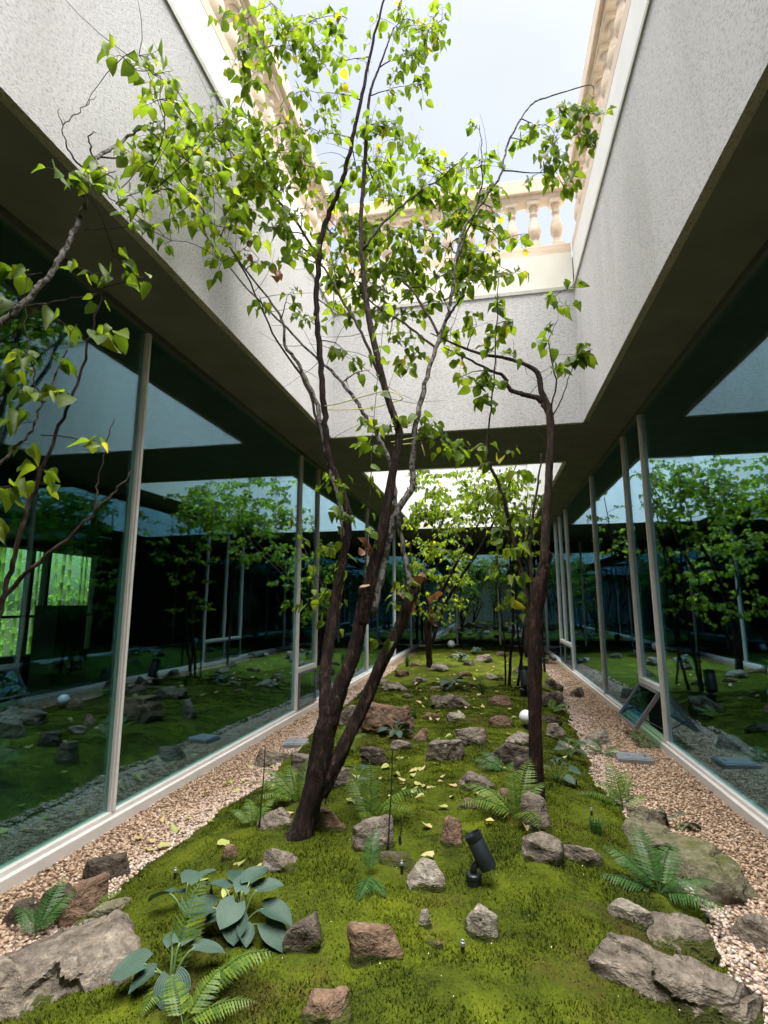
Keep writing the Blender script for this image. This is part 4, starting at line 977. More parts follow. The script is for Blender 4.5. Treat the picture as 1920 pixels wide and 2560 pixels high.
# upright dark left stem rising to the frame top
T.stem([(742, 1200, TY+.36, 0.0302), (752, 1120, TY+.40, 0.0286), (735, 1050, TY+.44, 0.0260), (708, 985, TY+.46, 0.0244), (702, 900, TY+.48, 0.0235), (696, 820, TY+.48, 0.0235), (686, 720, TY+.48, 0.0227), (684, 640, TY+.48, 0.0218), (688, 570, TY+.47, 0.0218), (700, 490, TY+.46, 0.0218), (726, 425, TY+.44, 0.0193), (748, 360, TY+.42, 0.0176), (768, 270, TY+.40, 0.0160), (785, 190, TY+.38, 0.0134), (805, 90, TY+.36, 0.0109), (832, -10, TY+.33, 0.0084), (850, -120, TY+.3, 0.0059)], n=10)
# thin grey left stem
T.stem([(745, 1180, TY+.38, 0.0252), (735, 1090, TY+.42, 0.0227), (712, 1000, TY+.46, 0.0210), (700, 950, TY+.48, 0.0193), (680, 860, TY+.5, 0.0168), (640, 780, TY+.55, 0.0143), (615, 745, TY+.56, 0.0126), (610, 690, TY+.58, 0.0101), (560, 620, TY+.6, 0.0084), (500, 540, TY+.6, 0.0067)], 'bark_lichen', n=9)
# pale lichen stems on the right
T.stem([(806, 1330, TY+.12, 0.0252), (828, 1220, TY+.16, 0.0235), (848, 1130, TY+.2, 0.0235), (875, 1075, TY+.24, 0.0235), (893, 1050, TY+.26, 0.0227), (890, 1010, TY+.28, 0.0218), (897, 930, TY+.32, 0.0202), (918, 830, TY+.38, 0.0176), (945, 740, TY+.44, 0.0160), (965, 690, TY+.48, 0.0134), (975, 640, TY+.5, 0.0126), (984, 570, TY+.54, 0.0118), (1000, 500, TY+.58, 0.0109), (1040, 440, TY+.6, 0.0101), (1080, 380, TY+.64, 0.0092), (1097, 310, TY+.68, 0.0084), (1140, 235, TY+.72, 0.0067), (1180, 210, TY+.75, 0.0059), (1270, 185, TY+.8, 0.0042), (1285, 205, TY+.82, 0.0025)], 'bark_lichen', n=10)
T.stem([(962, 695, TY+.47, 0.0101), (985, 660, TY+.47, 0.0092), (1003, 636, TY+.46, 0.0084)], 'bark_dark', n=7, name='stub')
T.stem([(893, 1290, TY+.27, 0.0185), (880, 1240, TY+.3, 0.0168), (870, 1180, TY+.32, 0.0168), (855, 1090, TY+.34, 0.0160), (845, 1010, TY+.36, 0.0160), (820, 950, TY+.38, 0.0160), (790, 900, TY+.4, 0.0151), (765, 860, TY+.42, 0.0143), (725, 810, TY+.46, 0.0126), (690, 780, TY+.5, 0.0101), (620, 710, TY+.52, 0.0084), (560, 650, TY+.55, 0.0067), (480, 560, TY+.55, 0.0050), (420, 470, TY+.5, 0.0034)], 'bark_lichen', n=9)
# secondary limbs feeding the crown
T.stem([(835, 850, TY+.18, .012), (780, 720, TY+.3, .011), (740, 650, TY+.4, .010), (700, 580, TY+.5, .008), (640, 520, TY+.6, .006), (600, 470, TY+.6, .005)], 'twig', n=7, name='branch')
T.stem([(690, 560, TY+.47, .011), (640, 480, TY+.5, .010), (570, 400, TY+.5, .008), (500, 330, TY+.48, .006), (430, 260, TY+.45, .004), (360, 170, TY+.4, .002)], 'twig', n=7, name='branch')
T.stem([(700, 960, TY+.48, .011), (660, 830, TY+.5, .010), (590, 720, TY+.5, .008), (530, 590, TY+.5, .007), (450, 470, TY+.48, .006), (380, 380, TY+.45, .004)], 'twig', n=7, name='branch')
T.stem([(782, 540, TY+.28, .011), (840, 470, TY+.4, .010), (900, 420, TY+.6, .008), (960, 380, TY+.8, .006), (1010, 330, TY+.9, .004)], 'twig', n=7, name='branch')
T.stem([(950, 730, TY+.45, .011), (900, 640, TY+.6, .010), (860, 600, TY+.8, .007), (820, 560, TY+.9, .005)], 'twig', n=7, name='branch')
T.stem([(984, 570, TY+.54, .009), (1020, 470, TY+.6, .008), (1040, 400, TY+.62, .006), (1040, 320, TY+.64, .004), (1035, 270, TY+.66, .003)], 'twig', n=7, name='branch')
T.stem([(940, 750, TY+.44, .010), (860, 690, TY+.55, .008), (800, 650, TY+.7, .006), (760, 600, TY+.8, .004)], 'twig', n=7, name='branch')
ya, yb = TY+.4, TY+.3
CL = [(535,40,yb,60,16),(525,110,yb,45,12),(540,165,yb,40,9),(600,30,yb,50,12),(630,110,yb,45,11),(685,40,yb,55,14),(690,120,yb,50,13),(685,200,yb,45,10),(640,200,yb,45,10),
 (750,40,ya,50,10),(745,130,ya,45,8),(880,40,ya,55,14),(885,120,ya,50,13),(930,60,ya,55,13),(850,190,ya,45,9),(920,180,ya,40,8),(960,40,ya,30,5),(850,265,ya,50,10),(865,310,ya,40,8),(700,290,ya,45,9),(655,270,ya,35,6),
 (300,120,yb,35,4),(330,160,yb,40,6),(345,215,yb,45,8),(395,195,yb,40,7),(405,270,ya,60,14),(470,270,ya,65,16),(540,265,ya,60,14),(345,320,ya,55,12),(420,340,ya,70,18),(500,340,ya,70,20),(580,330,ya,60,15),
 (310,380,ya,50,10),(370,410,ya,60,14),(450,420,ya,70,18),(530,420,ya,70,20),(610,400,ya,65,16),(660,360,ya,45,10),(250,440,yb,30,4),(310,480,yb,30,4),(370,520,yb,30,4),(440,490,ya,55,11),(510,500,ya,60,14),(580,490,ya,60,14),(650,460,ya,50,10),(480,565,ya,40,6),(560,560,ya,45,8),(640,550,ya,50,9),(620,640,ya,35,5),(560,640,ya,30,4),(660,690,ya,35,5),
 (730,420,TY+.6,50,10),(770,370,TY+.7,55,12),(830,350,TY+.7,55,13),(830,420,TY+.8,60,14),(900,350,TY+.8,60,15),(905,420,TY+.9,60,15),(970,360,TY+.9,60,15),(975,430,TY+.9,60,14),(1035,280,TY+.65,18,3),(1040,350,TY+.65,40,8),(1040,410,TY+.7,50,11),(740,500,TY+.7,55,11),(800,500,TY+.9,55,11),(860,500,TY+1,60,12),(930,500,TY+1,60,12),(1000,490,TY+.8,55,12),(1070,470,TY+.8,40,6),(1080,520,TY+.8,50,10),(1140,505,TY+.8,25,3),
 (735,600,TY+.9,50,10),(790,590,TY+1,55,12),(850,590,TY+1.1,60,14),(905,610,TY+1.1,55,12),(740,680,TY+.8,45,8),(820,670,TY+1,50,10),(880,680,TY+1.1,55,11),(840,740,TY+1,40,7),(900,760,TY+1,35,6),(745,760,TY+.7,35,5),(960,560,TY+.9,50,10),(1030,560,TY+.9,50,10),(880,800,TY+.9,35,6),(800,800,TY+.5,30,4),(960,650,TY+.9,35,5),(1110,590,TY+.9,40,7),(770,470,TY+.6,50,9),
 (1175,270,TY+.75,40,9),(1215,250,TY+.78,40,10),(1260,225,TY+.8,35,9),(1205,310,TY+.75,45,11),(1255,290,TY+.8,40,10),(1200,370,TY+.75,40,10),(1230,340,TY+.8,35,8),(1220,410,TY+.75,35,8),(1290,250,TY+.8,28,6),(1275,310,TY+.8,28,5),(1140,310,TY+.7,20,3)]
rs = random.Random(3)
CL += [(rs.uniform(700, 1050), rs.uniform(335, 620), TY+rs.uniform(.6, 1.2), 48, 8) for i in range(26)]+[(rs.uniform(400, 680), rs.uniform(250, 480), TY+rs.uniform(.2, .5), 50, 8) for i in range(16)]+[(rs.uniform(720, 900), rs.uniform(600, 700), TY+rs.uniform(.8, 1.2), 40, 7) for i in range(6)]
CL += [(rs.uniform(520, 960), rs.uniform(10, 330), TY+rs.uniform(.2, .6), 42, 6) for i in range(14)]+[(rs.uniform(740, 1060), rs.uniform(360, 600), TY+rs.uniform(.7, 1.2), 46, 7) for i in range(16)]
for c in CL: T.cluster(*c, hang=.5 if c[1] < 320 and (c[0] > 1100 or 500 < c[0] < 960) else 0)
T.bare(150, (.2, .6), (2.4, 5.2))
# leafy basal shoots with larger leaves
for sh in [[(735,1345,TY+.3),(738,1200,TY+.28),(742,1100,TY+.26),(748,1025,TY+.25)], [(790,1285,TY+.06),(792,1180,TY+.03),(800,1060,TY),(808,900,TY),(835,620,TY+.1)], [(735,1335,TY+.3),(700,1270,TY+.3),(665,1200,TY+.28),(640,1130,TY+.26)],
           [(740,1380,TY+.25),(710,1345,TY+.2),(690,1300,TY+.1),(660,1250,TY)], [(870,1250,TY+.3),(880,1280,TY+.2),(870,1270,TY+.1),(850,1320,TY+.1)]]:
    T.shoot(sh, .065, lsize=.082)
for c in [(720,1040,TY+.28,30,6),(735,1110,TY+.28,25,5),(715,1180,TY+.28,25,5),(725,1280,TY+.28,20,4),(800,960,TY+.1,30,6),(830,920,TY+.1,25,5),(790,900,TY+.1,20,3),(820,1390,TY+.1,12,2),(870,1260,TY+.2,22,4),(850,1300,TY+.2,15,2),(940,925,TY+.4,35,6),(965,960,TY+.4,35,7),(985,985,TY+.45,30,5),(905,910,TY+.35,25,4),(660,1310,TY+.1,12,2)]:
    T.cluster(*c)
T.finish()
# dry brown leaves caught on the cut stubs
rs = random.Random(5)
for (px, py, k) in [(790,1185,4),(885,1300,5),(930,1290,6),(880,1320,4),(905,1245,3),(545,540,4),(600,600,3),(930,1340,4)]:
    for i in range(k):
        o = bpy.data.objects.new('dead_leaf', DEAD_ME[rs.randrange(5)]); COL.objects.link(o); o.parent = T.root
        p = P(px+rs.uniform(-14, 14), py+rs.uniform(-18, 18), TY+.3+rs.uniform(-.05, .05))
        o.matrix_local = Matrix.Translation(p-T.root.location) @ Matrix.Rotation(rs.uniform(0, 6), 4, (rs.random(), rs.random(), rs.random()+.1)) @ Matrix.Scale(rs.uniform(.05, .08), 4)
# yellow ties
def tie(pts, Y, label, tail=None):
    mb = MB(); w = [P(a, b, Y+c) for a, b, c in pts]; mb.tube([Vector(c[:3]) for c in curve_pts([(*v, 0) for v in w], 4)], .0045, 5)
    if tail: mb.tube([P(a, b, Y+c) for a, b, c in tail], .006, 4)
    tag(make('tie_cord', mb, 'tie', smooth=True), label, 'cord', 'yellow ties holding the stems')
tie([(690,878,.52),(730,872,.35),(790,855,.2),(838,845,.12),(870,860,.12),(845,870,.25),(800,882,.35),(740,885,.45),(700,885,.53)], TY, 'yellow cord tying the upright stems together below the white wall')
tie([(845,955,.1),(880,948,.25),(915,942,.36),(905,955,.36),(870,960,.2),(850,962,.12)], TY, 'short yellow cord with a loose tail tied to the pale stem', [(905,945,.34),(912,965,.33),(918,985,.33)])

# --- straight tree on the right
rb = G(1165, 1748); RY = rb.y+.03
T2 = Tree('straight_tree', rb, 'straight slim tree with dark trunk on the right of the moss', 23, .088, 'bark_red', indiv=300, dens=1.6)
T2.stem([(1166, 1785, RY, 0.0722), (1165, 1760, RY, 0.0563), (1162, 1735, RY, 0.0484), (1158, 1620, RY, 0.0466), (1156, 1500, RY, 0.0475), (1156, 1400, RY+.01, 0.0475), (1160, 1320, RY+.02, 0.0510), (1165, 1270, RY+.03, 0.0510), (1176, 1225, RY+.05, 0.0422), (1183, 1195, RY+.06, 0.0387)], name='trunk', n=14, rough=.07)
T2.stem([(1172, 1250, RY+.06, 0.0405), (1178, 1180, RY+.08, 0.0352), (1182, 1080, RY+.1, 0.0317), (1187, 1000, RY+.12, 0.0299), (1190, 930, RY+.14, 0.0282), (1184, 880, RY+.16, 0.0264), (1170, 845, RY+.18, 0.0229), (1160, 805, RY+.2, 0.0194), (1130, 785, RY+.22, 0.0158), (1085, 772, RY+.3, 0.0132), (1040, 765, RY+.36, 0.0114), (985, 745, RY+.42, 0.0088), (930, 720, RY+.5, 0.0053)], 'bark_brown', n=11)
T2.stem([(1184, 890, RY+.16, .024), (1165, 862, RY+.2, .022), (1130, 852, RY+.24, .020), (1100, 840, RY+.28, .018), (1090, 815, RY+.3, .015), (1060, 800, RY+.32, .012), (1000, 770, RY+.4, .008), (960, 750, RY+.45, .005)], 'bark_brown', n=9, name='branch')
T2.stem([(1188, 900, RY+.15, .007), (1200, 820, RY+.12, .006), (1185, 740, RY+.1, .004), (1205, 690, RY+.1, .002)], 'twig', n=6, name='branch')
T2.stem([(1190, 905, RY+.15, .007), (1215, 860, RY+.12, .005), (1240, 780, RY+.1, .003), (1262, 740, RY+.1, .002)], 'twig', n=6, name='branch')
T2.stem([(1140, 1420, RY+.03, .020), (1132, 1260, RY+.05, .016), (1105, 1150, RY+.05, .015), (1080, 1055, RY+.04, .014), (1055, 1000, RY+.02, .011), (1036, 985, RY, .008), (1000, 962, RY-.05, .005)], 'twig', n=8, name='branch')
T2.stem([(1050, 995, RY+.02, .008), (1058, 900, RY+.05, .007), (1066, 820, RY+.1, .006), (1074, 700, RY+.15, .005), (1075, 600, RY+.2, .003), (1060, 560, RY+.2, .002)], 'twig', n=6, name='branch')
T2.stem([(1150, 1300, RY+.05, .012), (1145, 1180, RY+.1, .011), (1160, 1060, RY+.15, .009), (1170, 980, RY+.2, .006)], 'twig', n=6, name='branch')
T2.stem([(1085, 1080, RY+.05, .006), (1110, 1020, RY+.0, .004), (1118, 960, RY, .003)], 'twig', n=5, name='branch')
for c in [(1075,600,RY+.2,35,6),(1078,640,RY+.2,35,7),(1085,690,RY+.15,30,6),(1072,730,RY+.15,30,6),(1080,770,RY+.15,30,6),(1060,800,RY+.1,30,5),(1045,835,RY+.08,40,9),(1030,860,RY+.08,30,6),(1080,840,RY+.1,20,3),
          (1200,640,RY+.1,30,4),(1255,620,RY+.1,25,4),(1225,660,RY+.1,30,5),(1190,690,RY+.1,20,3),(1190,740,RY+.1,30,5),(1225,770,RY+.1,30,6),(1260,770,RY+.1,30,6),(1200,800,RY+.1,20,3),(1280,755,RY+.1,15,3),
          (1000,770,RY+.4,35,6),(980,820,RY+.35,25,4),(1030,700,RY+.35,40,7),(980,700,RY+.45,40,7),(1000,640,RY+.4,35,6),(1110,700,RY+.25,20,3),
          (960,940,RY-.05,25,4),(985,965,RY-.05,28,5),(1020,985,RY-.02,25,4),(1060,955,RY,20,3),(1075,1000,RY,28,4),(1090,970,RY,18,2),(1110,1020,RY,25,4),(1060,1070,RY,30,4),(1115,1060,RY,22,3),(1125,1110,RY+.05,20,3),(1080,1140,RY+.04,28,5),(1100,1180,RY+.04,28,5),(1075,1220,RY+.04,22,4),(1110,1250,RY+.04,25,4),(1090,1300,RY+.04,18,3),(1105,1330,RY+.04,14,2),(1140,1120,RY+.1,22,4)]:
    T2.cluster(*c)
T2.bare(25, (.1, .3), (2.2, 4.6))
T2.finish()

# --- young tree close on the left, its trunk just outside the picture
lb = Vector((-2.06, 1.52, 0.0)); lb.z = float(hgt(lb.x, lb.y))
T3 = Tree('young_tree', lb, 'young tree reaching in from the left edge with large close leaves', 31, .100, 'bark_lichen', indiv=300, dens=1.7)
V5 = lambda x, y, z, r: (x, y, z, r, 0)
T3.stem([V5(-2.06, 1.52, -.05, .035), V5(-2.04, 1.55, .5, .030), V5(-2.05, 1.60, 1.0, .026), V5(-2.06, 1.70, 1.6, .022), V5(-2.07, 1.78, 2.2, .019)], name='trunk', n=10)
p0 = Vector((-2.07, 1.78, 2.2))
T3.stem([V5(-2.06, 1.74, 1.9, .018), (-40, 745, 1.9, .0165), (0, 700, 1.95, .016), (60, 645, 2.0, .015), (105, 595, 2.05, .0145), (145, 535, 2.1, .013), (172, 475, 2.15, .012), (186, 420, 2.2, .011), (190, 375, 2.22, .011), (215, 338, 2.25, .010), (270, 300, 2.3, .008), (315, 272, 2.3, .006), (345, 262, 2.3, .004)], 'bark_lichen', n=9, name='branch')
T3.stem([(40, 665, 2.0, .007), (100, 655, 2.0, .005), (180, 640, 2.0, .004), (230, 632, 2.0, .003)], 'twig', n=6, name='branch')
T3.stem([(183, 495, 2.15, .004), (230, 494, 2.15, .003), (278, 490, 2.15, .002)], 'twig', n=5, name='branch')
T3.stem([(205, 350, 2.24, .005), (190, 300, 2.24, .004), (205, 285, 2.22, .002)], 'twig', n=5, name='branch')
T3.stem([(190, 372, 2.22, .005), (150, 330, 2.2, .004), (137, 290, 2.2, .003), (128, 232, 2.2, .0015)], 'twig', n=5, name='branch')
T3.stem([(136, 270, 2.2, .003), (170, 240, 2.2, .0025), (208, 208, 2.2, .0015)], 'twig', n=5, name='branch')
T3.stem([(314, 275, 2.3, .005), (380, 330, 2.4, .004), (440, 370, 2.5, .003), (480, 400, 2.5, .002)], 'twig', n=5, name='branch')
T3.stem([(200, 395, 2.2, .004), (240, 430, 2.25, .003), (300, 480, 2.3, .002)], 'twig', n=5, name='branch')
# dark shoots from the lower left
T3.stem([V5(-2.05, 1.6, 1.0, .012), (-30, 1400, 1.8, .011), (10, 1285, 1.85, .010), (35, 1180, 1.85, .009), (75, 1060, 1.88, .008), (130, 920, 1.9, .007), (165, 830, 1.92, .006), (195, 720, 1.95, .005), (222, 620, 1.98, .004), (233, 585, 2.0, .003)], 'bark_dark', n=7, name='branch')
T3.stem([V5(-2.05, 1.58, .95, .011), (-20, 1330, 1.85, .010), (10, 1285, 1.88, .0095), (80, 1215, 1.9, .008), (150, 1160, 1.95, .007), (200, 1110, 1.98, .006), (250, 1060, 2.02, .005), (287, 1015, 2.05, .004)], 'twig', n=7, name='branch')
T3.stem([(205, 1105, 1.98, .004), (212, 1040, 2.0, .003), (230, 960, 2.0, .0025), (248, 905, 2.0, .0015)], 'twig', n=5, name='branch')
T3.stem([V5(-2.06, 1.65, 1.3, .009), (-40, 1060, 1.8, .008), (10, 990, 1.85, .007), (60, 940, 1.88, .006), (85, 880, 1.9, .005), (120, 810, 1.92, .004), (165, 700, 1.95, .0025)], 'bark_lichen', n=6, name='branch')
T3.stem([(90, 870, 1.9, .004), (70, 790, 1.9, .003), (55, 700, 1.9, .0025), (58, 600, 1.9, .0015)], 'twig', n=5, name='branch')
T3.stem([(88, 940, 1.88, .003), (150, 945, 1.9, .0025), (215, 965, 1.92, .0015)], 'twig', n=5, name='branch')
for c in [(35,570,1.9,28,3),(90,590,1.9,25,2),(190,590,1.98,35,3),(245,545,2.0,32,3),(270,610,2.0,38,4),(310,600,2.02,25,2),(215,630,1.98,25,2),(25,660,1.9,25,3),(120,690,1.93,20,2),(250,720,1.98,18,2),(190,725,1.95,28,3),(60,760,1.9,30,4),(25,800,1.88,28,3),(110,770,1.92,25,3),(150,850,1.92,25,3),(75,850,1.9,25,3),(90,905,1.9,22,3),(195,950,1.92,22,3),(35,940,1.86,25,3),(90,1000,1.88,22,3),(20,1050,1.85,25,3),(75,1040,1.87,18,2),(30,1150,1.85,20,2),(0,900,1.86,25,3),
          (120,365,2.2,22,2),(205,390,2.22,28,4),(250,370,2.25,25,4),(265,420,2.25,18,2),(300,480,2.3,20,2),(370,520,2.3,20,3),(290,110,2.35,22,2),(330,150,2.35,25,3),(400,330,2.4,35,5),(330,340,2.35,35,5),(300,330,2.3,25,4),(440,380,2.5,35,5)]:
    T3.cluster(*c)
T3.finish()

# --- trees at the back under the second light well
def far_tree(bx_, by_, label, seed, stems, clusters, ls=.085, bk='bark_dark'):
    b = G(bx_, by_); t_ = Tree('back_tree', b, label, seed, ls, bk, indiv=0, dens=1.6); dY = b.y
    t_.root['group'] = 'trees at the back of the courtyard'
    for i, st in enumerate(stems): t_.stem([(x, y, dY+dy, r) for x, y, dy, r in st], n=8, name='trunk' if i == 0 else 'stem')
    for x, y, dy, r, n in clusters: t_.cluster(x, y, dY+dy, r, n)
    t_.finish()
rs = random.Random(77)
far_tree(928, 1440, 'back tree with thick dark trunk left of centre', 41,
 [[(928,1450,0,0.0868),(926,1400,0,0.0744),(925,1345,0,0.0682),(932,1310,0,0.0558)], [(930,1400,.1,0.0372),(960,1310,0,0.0372),(1000,1240,-.5,0.0341),(1040,1180,-1,0.0310),(1070,1120,-1.4,0.0186),(1085,1080,-1.6,0.0124)], [(925,1350,0,0.0434),(950,1290,-.5,0.0372),(985,1220,-1,0.0310),(1020,1160,-1.5,0.0217),(1050,1090,-2,0.0124)], [(930,1320,0,0.0310),(915,1270,-.2,0.0248),(930,1200,-.4,0.0186),(960,1120,-.8,0.0124)], [(1070,1130,-1.4,0.0186),(1040,1080,-2,0.0124),(990,1040,-2.4,0.0074)]],
 [(rs.uniform(900, 1120), rs.uniform(1015, 1130), rs.uniform(-3.6, -1.6), 26, 10) for i in range(120)]+[(rs.uniform(875, 1010), rs.uniform(1100, 1210), rs.uniform(-2.5, -.5), 22, 9) for i in range(30)]+[(rs.uniform(885, 1010), rs.uniform(1190, 1340), rs.uniform(-1, .3), 20, 9) for i in range(40)])
far_tree(1090, 1392, 'back tree with a pale leaning stem at the centre', 42,
 [[(1090,1400,0,.06),(1062,1370,0,.055),(1048,1330,0,.05),(1030,1280,-.1,.045),(1015,1235,-.2,.04),(990,1200,-.3,.03)], [(1016,1240,-.2,.03),(1040,1190,-.3,.025),(1050,1150,-.4,.02)]],
 [(rs.uniform(960, 1140), rs.uniform(1120, 1290), rs.uniform(-1.2, .6), 24, 8) for i in range(46)], bk='bark_lichen')
far_tree(1103, 1482, 'thin multi stemmed young tree left of the straight trunk', 43,
 [[(1100,1490,0,.028),(1103,1420,0,.025),(1108,1350,0,.022),(1105,1250,0,.018),(1095,1150,0,.013),(1080,1050,0,.008)], [(1118,1485,.1,.026),(1128,1400,.1,.022),(1135,1300,.1,.018),(1130,1180,.1,.013),(1140,1060,.1,.007)], [(1132,1470,.3,.022),(1120,1380,.2,.018),(1115,1250,.1,.014),(1150,1120,0,.008)], [(1092,1480,.1,.018),(1090,1400,.1,.015),(1080,1300,0,.012),(1070,1200,0,.007)]],
 [(rs.uniform(1060, 1165), rs.uniform(1030, 1200), rs.uniform(-.5, .5), 20, 7) for i in range(38)]+[(rs.uniform(1075, 1160), rs.uniform(1200, 1360), rs.uniform(-.3, .3), 16, 5) for i in range(14)], ls=.075)
far_tree(1178, 1452, 'slim back tree close to the right glazing', 44,
 [[(1178,1460,0,.03),(1170,1380,0,.028),(1150,1280,-.2,.022),(1140,1180,-.4,.015),(1150,1080,-.6,.008)]],
 [(rs.uniform(1110, 1180), rs.uniform(1060, 1200), rs.uniform(-1.2, .2), 20, 8) for i in range(14)], ls=.08)

# ------------------------------------------------------------------ lamps, covers, stakes, nozzles
def spotlight(px, py, k, az, tilt, label):
    b = G(px, py); rt = thing('garden_spotlight', b, label, 'spotlight', 'black garden spotlights')
    make('base', MB().lathe([(.052*k, -.04*k), (.055*k, .0), (.055*k, .045*k), (.060*k, .05*k), (.060*k, .075*k), (.050*k, .085*k), (.02*k, .088*k)], 24, b), 'black', rt, smooth=False, bevel=.003)
    d = Vector((math.cos(R(az))*math.cos(R(tilt)), math.sin(R(az))*math.cos(R(tilt)), math.sin(R(tilt))))
    kn = b+Vector((0, 0, .125*k)); c0 = kn-d*.06*k+Vector((0, 0, .035*k))+Vector((math.cos(R(az+180)), math.sin(R(az+180)), 0))*-.03*k
    hc = b+Vector((-d.x, -d.y, 0)).normalized()*.075*k+Vector((0, 0, .205*k))
    make('bracket', MB().tube([b+Vector((0, 0, .08*k)), b+Vector((0, 0, .12*k)), hc], [.030*k, .026*k, .022*k], 10), 'black', rt, smooth=True)
    h = make('lamp_head', MB().lathe([(.040*k, -.09*k), (.062*k, -.082*k), (.065*k, -.06*k), (.065*k, .11*k), (.062*k, .115*k), (.062*k, .12*k), (.065*k, .125*k), (.066*k, .168*k), (.058*k, .168*k), (.054*k, .14*k), (.01*k, .138*k)], 28, hc, d), 'black', rt, smooth=False)
    h.data.shade_smooth(); h.data.set_sharp_from_angle(angle=R(35))
    make('lens', MB().lathe([(.053*k, 0), (.053*k, .003*k)], 24, hc+d*.142*k, d), 'glass_clear', h)
spotlight(1024, 1912, 0.67, 172, 62, 'black cylindrical spotlight tilted up in the front moss')
spotlight(1133, 1502, 1.2, 100, 70, 'small black spotlight beside the straight trunk in the back')
def globe(px, py, r, label):
    b = G(px, py); rt = thing('globe_lamp', b, label, 'globe lamp', 'white globe lamps')
    make('base', MB().lathe([(r*.45, -.05), (r*.45, .02), (r*.38, .05)], 18, b), 'black', rt)
    make('globe', MB().lathe([(max(.002, r*math.sin(math.pi*i/20)), r-r*math.cos(math.pi*i/20)) for i in range(21)], 28, b+Vector((0, 0, .035))), 'globe', rt, smooth=True)
globe(1138, 1572, .082, 'white globe lamp half hidden by the straight trunk')
globe(975, 1402, .125, 'far white globe lamp in front of the dark end wall')
def cover(px, py, az, label):
    b = G(px, py); rt = thing('inspection_cover', b+Vector((0, 0, .0)), label, 'cover', 'grey metal covers on the gravel')
    a = R(az); ax = Vector((math.cos(a), math.sin(a), 0)); ay = Vector((-ax.y, ax.x, 0)); up = Vector((0.06, -0.05, 1)).normalized(); c = b+Vector((0, 0, .028))
    make('frame', MB().obox(c, ax*.165, ay*.125, up*.022), 'cover', rt, bevel=.004)
    make('lid', MB().obox(c+up*.026, ax*.15, ay*.11, up*.004), 'cover', rt, bevel=.002)
    make('handle_slot', MB().obox(c+up*.0315+ax*.10, ax*.008, ay*.035, up*.0015), 'alu_dark', rt)
    make('vent_hole', MB().lathe([(.008, 0), (.008, .002)], 10, c+up*.030-ax*.05), 'alu_dark', rt)
cover(646, 1612, 12, 'grey metal box cover on the left gravel behind the trunk')
cover(1370, 1645, -4, 'grey metal box cover on the right gravel')
def stake(a, b, label):
    p = G(*a); q = P(b[0], b[1], p.y+.02); mb = MB().tube([p-Vector((0, 0, .05)), p.lerp(q, .3), p.lerp(q, .6)+Vector((.004, 0, 0)), q], [.0045, .004, .0035, .003], 6)
    mb.lathe([(.009, 0), (.009, .05), (.005, .07)], 8, p-Vector((0, 0, .02)))
    tag(make('irrigation_stake', mb, 'stake'), label, 'stake', 'thin black stakes in the moss')
stake((560, 1792), (573, 1612), 'thin black stake left of the leaning tree'); stake((838, 1840), (848, 1620), 'tall thin black stake right of the leaning tree')
stake((702, 1762), (703, 1700), 'short black stake touching the right leaning stem'); stake((864, 1825), (866, 1765), 'short black stake beside the tall grey block')
stake((455, 1945), (456, 1908), 'short black stake between the two foreground hostas')
def nozzle(px, py, label):
    p = G(px, py); k = 1.0; rt = thing('sprinkler_nozzle', p, label, 'sprinkler', 'sprinkler nozzles in the moss')
    make('riser', MB().lathe([(.008, -.02), (.008, .024), (.007, .028)], 10, p), 'stake', rt)
    make('cap', MB().lathe([(.0095, .025), (.0095, .037), (.006, .040), (.006, .047), (.003, .048)], 10, p), 'nozzle', rt)
for px, py, lb_ in [(1000, 2058, 'sprinkler nozzle in the front moss below the pale triangular rock'), (378, 1895, 'sprinkler nozzle behind the foreground hostas'), (1278, 1760, 'sprinkler nozzle left of the long mossy slab'), (1530, 1992, 'sprinkler nozzle by the right gravel edge'),
                    (868, 1880, 'sprinkler nozzle near the low dark stone'), (958, 1815, 'sprinkler nozzle beside the brown wedge rock'), (1245, 1695, 'sprinkler nozzle right of the dark hosta'), (560, 1785, 'sprinkler nozzle at the left stake')]: nozzle(px, py, lb_)

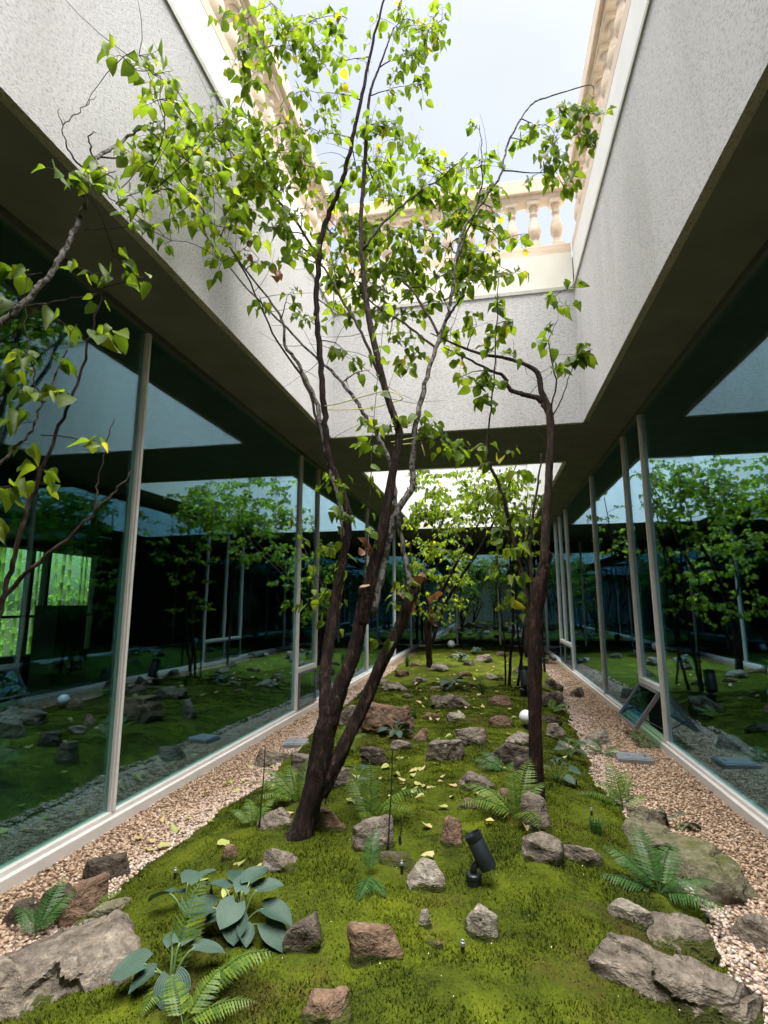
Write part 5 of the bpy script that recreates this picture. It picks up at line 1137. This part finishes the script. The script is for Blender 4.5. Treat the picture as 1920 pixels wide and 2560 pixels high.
# ------------------------------------------------------------------ fallen leaves and specks
rs = random.Random(99)
def fallen(px, py, sz, where):
    p = G(px, py); o = bpy.data.objects.new('fallen_leaf', FALL_ME[rs.randrange(4)]); COL.objects.link(o)
    o.location = p+Vector((0, 0, .022 if where == 'moss' else .024)); o.scale = (sz*rs.uniform(.7, 1), sz, sz); o.rotation_euler = (rs.uniform(-.22, .22), rs.uniform(-.22, .22)+(math.pi if rs.random() < .5 else 0), rs.uniform(0, 6.28))
    lab = 'pale leaf fallen on the left gravel' if where == 'gravel' else ('pale leaf fallen on the far moss near the back trees' if py < 1565 else 'pale leaf fallen on the moss behind the leaning tree' if py < 1760 else 'pale yellow green leaf fallen on the front moss')
    tag(o, lab, 'leaf', 'fallen leaves on the '+where)
for px, py in [(508,1873),(935,1858),(798,1735),(962,1745),(760,1690),(775,1685),(860,1672),(840,1660),(875,1690),(905,1665),(885,1620),(935,1630),(1000,1640),(845,1725),(985,1700),(1078,1660),(1010,1612),(860,1595),(1050,1780),(930,1790),(730,1700),(1290,1700),(555,1880),(480,1820),(650,1700),(700,1660),(820,1640),(915,1700),(870,1640),(1100,1590),(1040,1545),(945,1600),(1215,1640),(990,1790),(1135,1790),(420,1905),(485,1950),(620,1760),(590,1705)]:
    fallen(px, py, rs.uniform(.05, .085), 'moss')
for i in range(26): fallen(rs.gauss(890, 75), rs.uniform(1590, 1740), rs.uniform(.035, .07), 'moss')
for i in range(70): fallen(rs.uniform(890, 1130), rs.uniform(1425, 1560), rs.uniform(.04, .085), 'moss')
for px, py in [(325,1845),(345,1840),(330,1828),(440,1722),(530,1690),(470,1752),(500,1700),(385,1800),(405,1775),(345,1780),(270,1870),(545,1660),(575,1675),(590,1660),(515,1708),(450,1780),(230,1895),(60,1960),(300,1815),(560,1640)]:
    fallen(px, py, rs.uniform(.045, .08), 'gravel')
n = 220; y = 1.9+5*rng.random(n)**1.5; x = edge_l(y)+.1+(edge_r(y)-edge_l(y)-.2)*rng.random(n); z = hgt(x, y)+.016
s = rng.uniform(.0015, .0034, n); p = np.stack([x, y, z], 1); a = rng.uniform(0, 6.28, n)
V = np.stack([p+np.stack([np.cos(a+k*2.09)*s, np.sin(a+k*2.09)*s, rng.uniform(-.002, .003, n)], 1) for k in range(3)], 1).reshape(-1, 3)
o = link('petal_litter', np_mesh('petal_litter', V, np.arange(3*n).reshape(-1, 3), None, False), 'petal', kind='stuff'); o['label'] = 'tiny pale specks scattered over the moss'; o['category'] = 'litter'
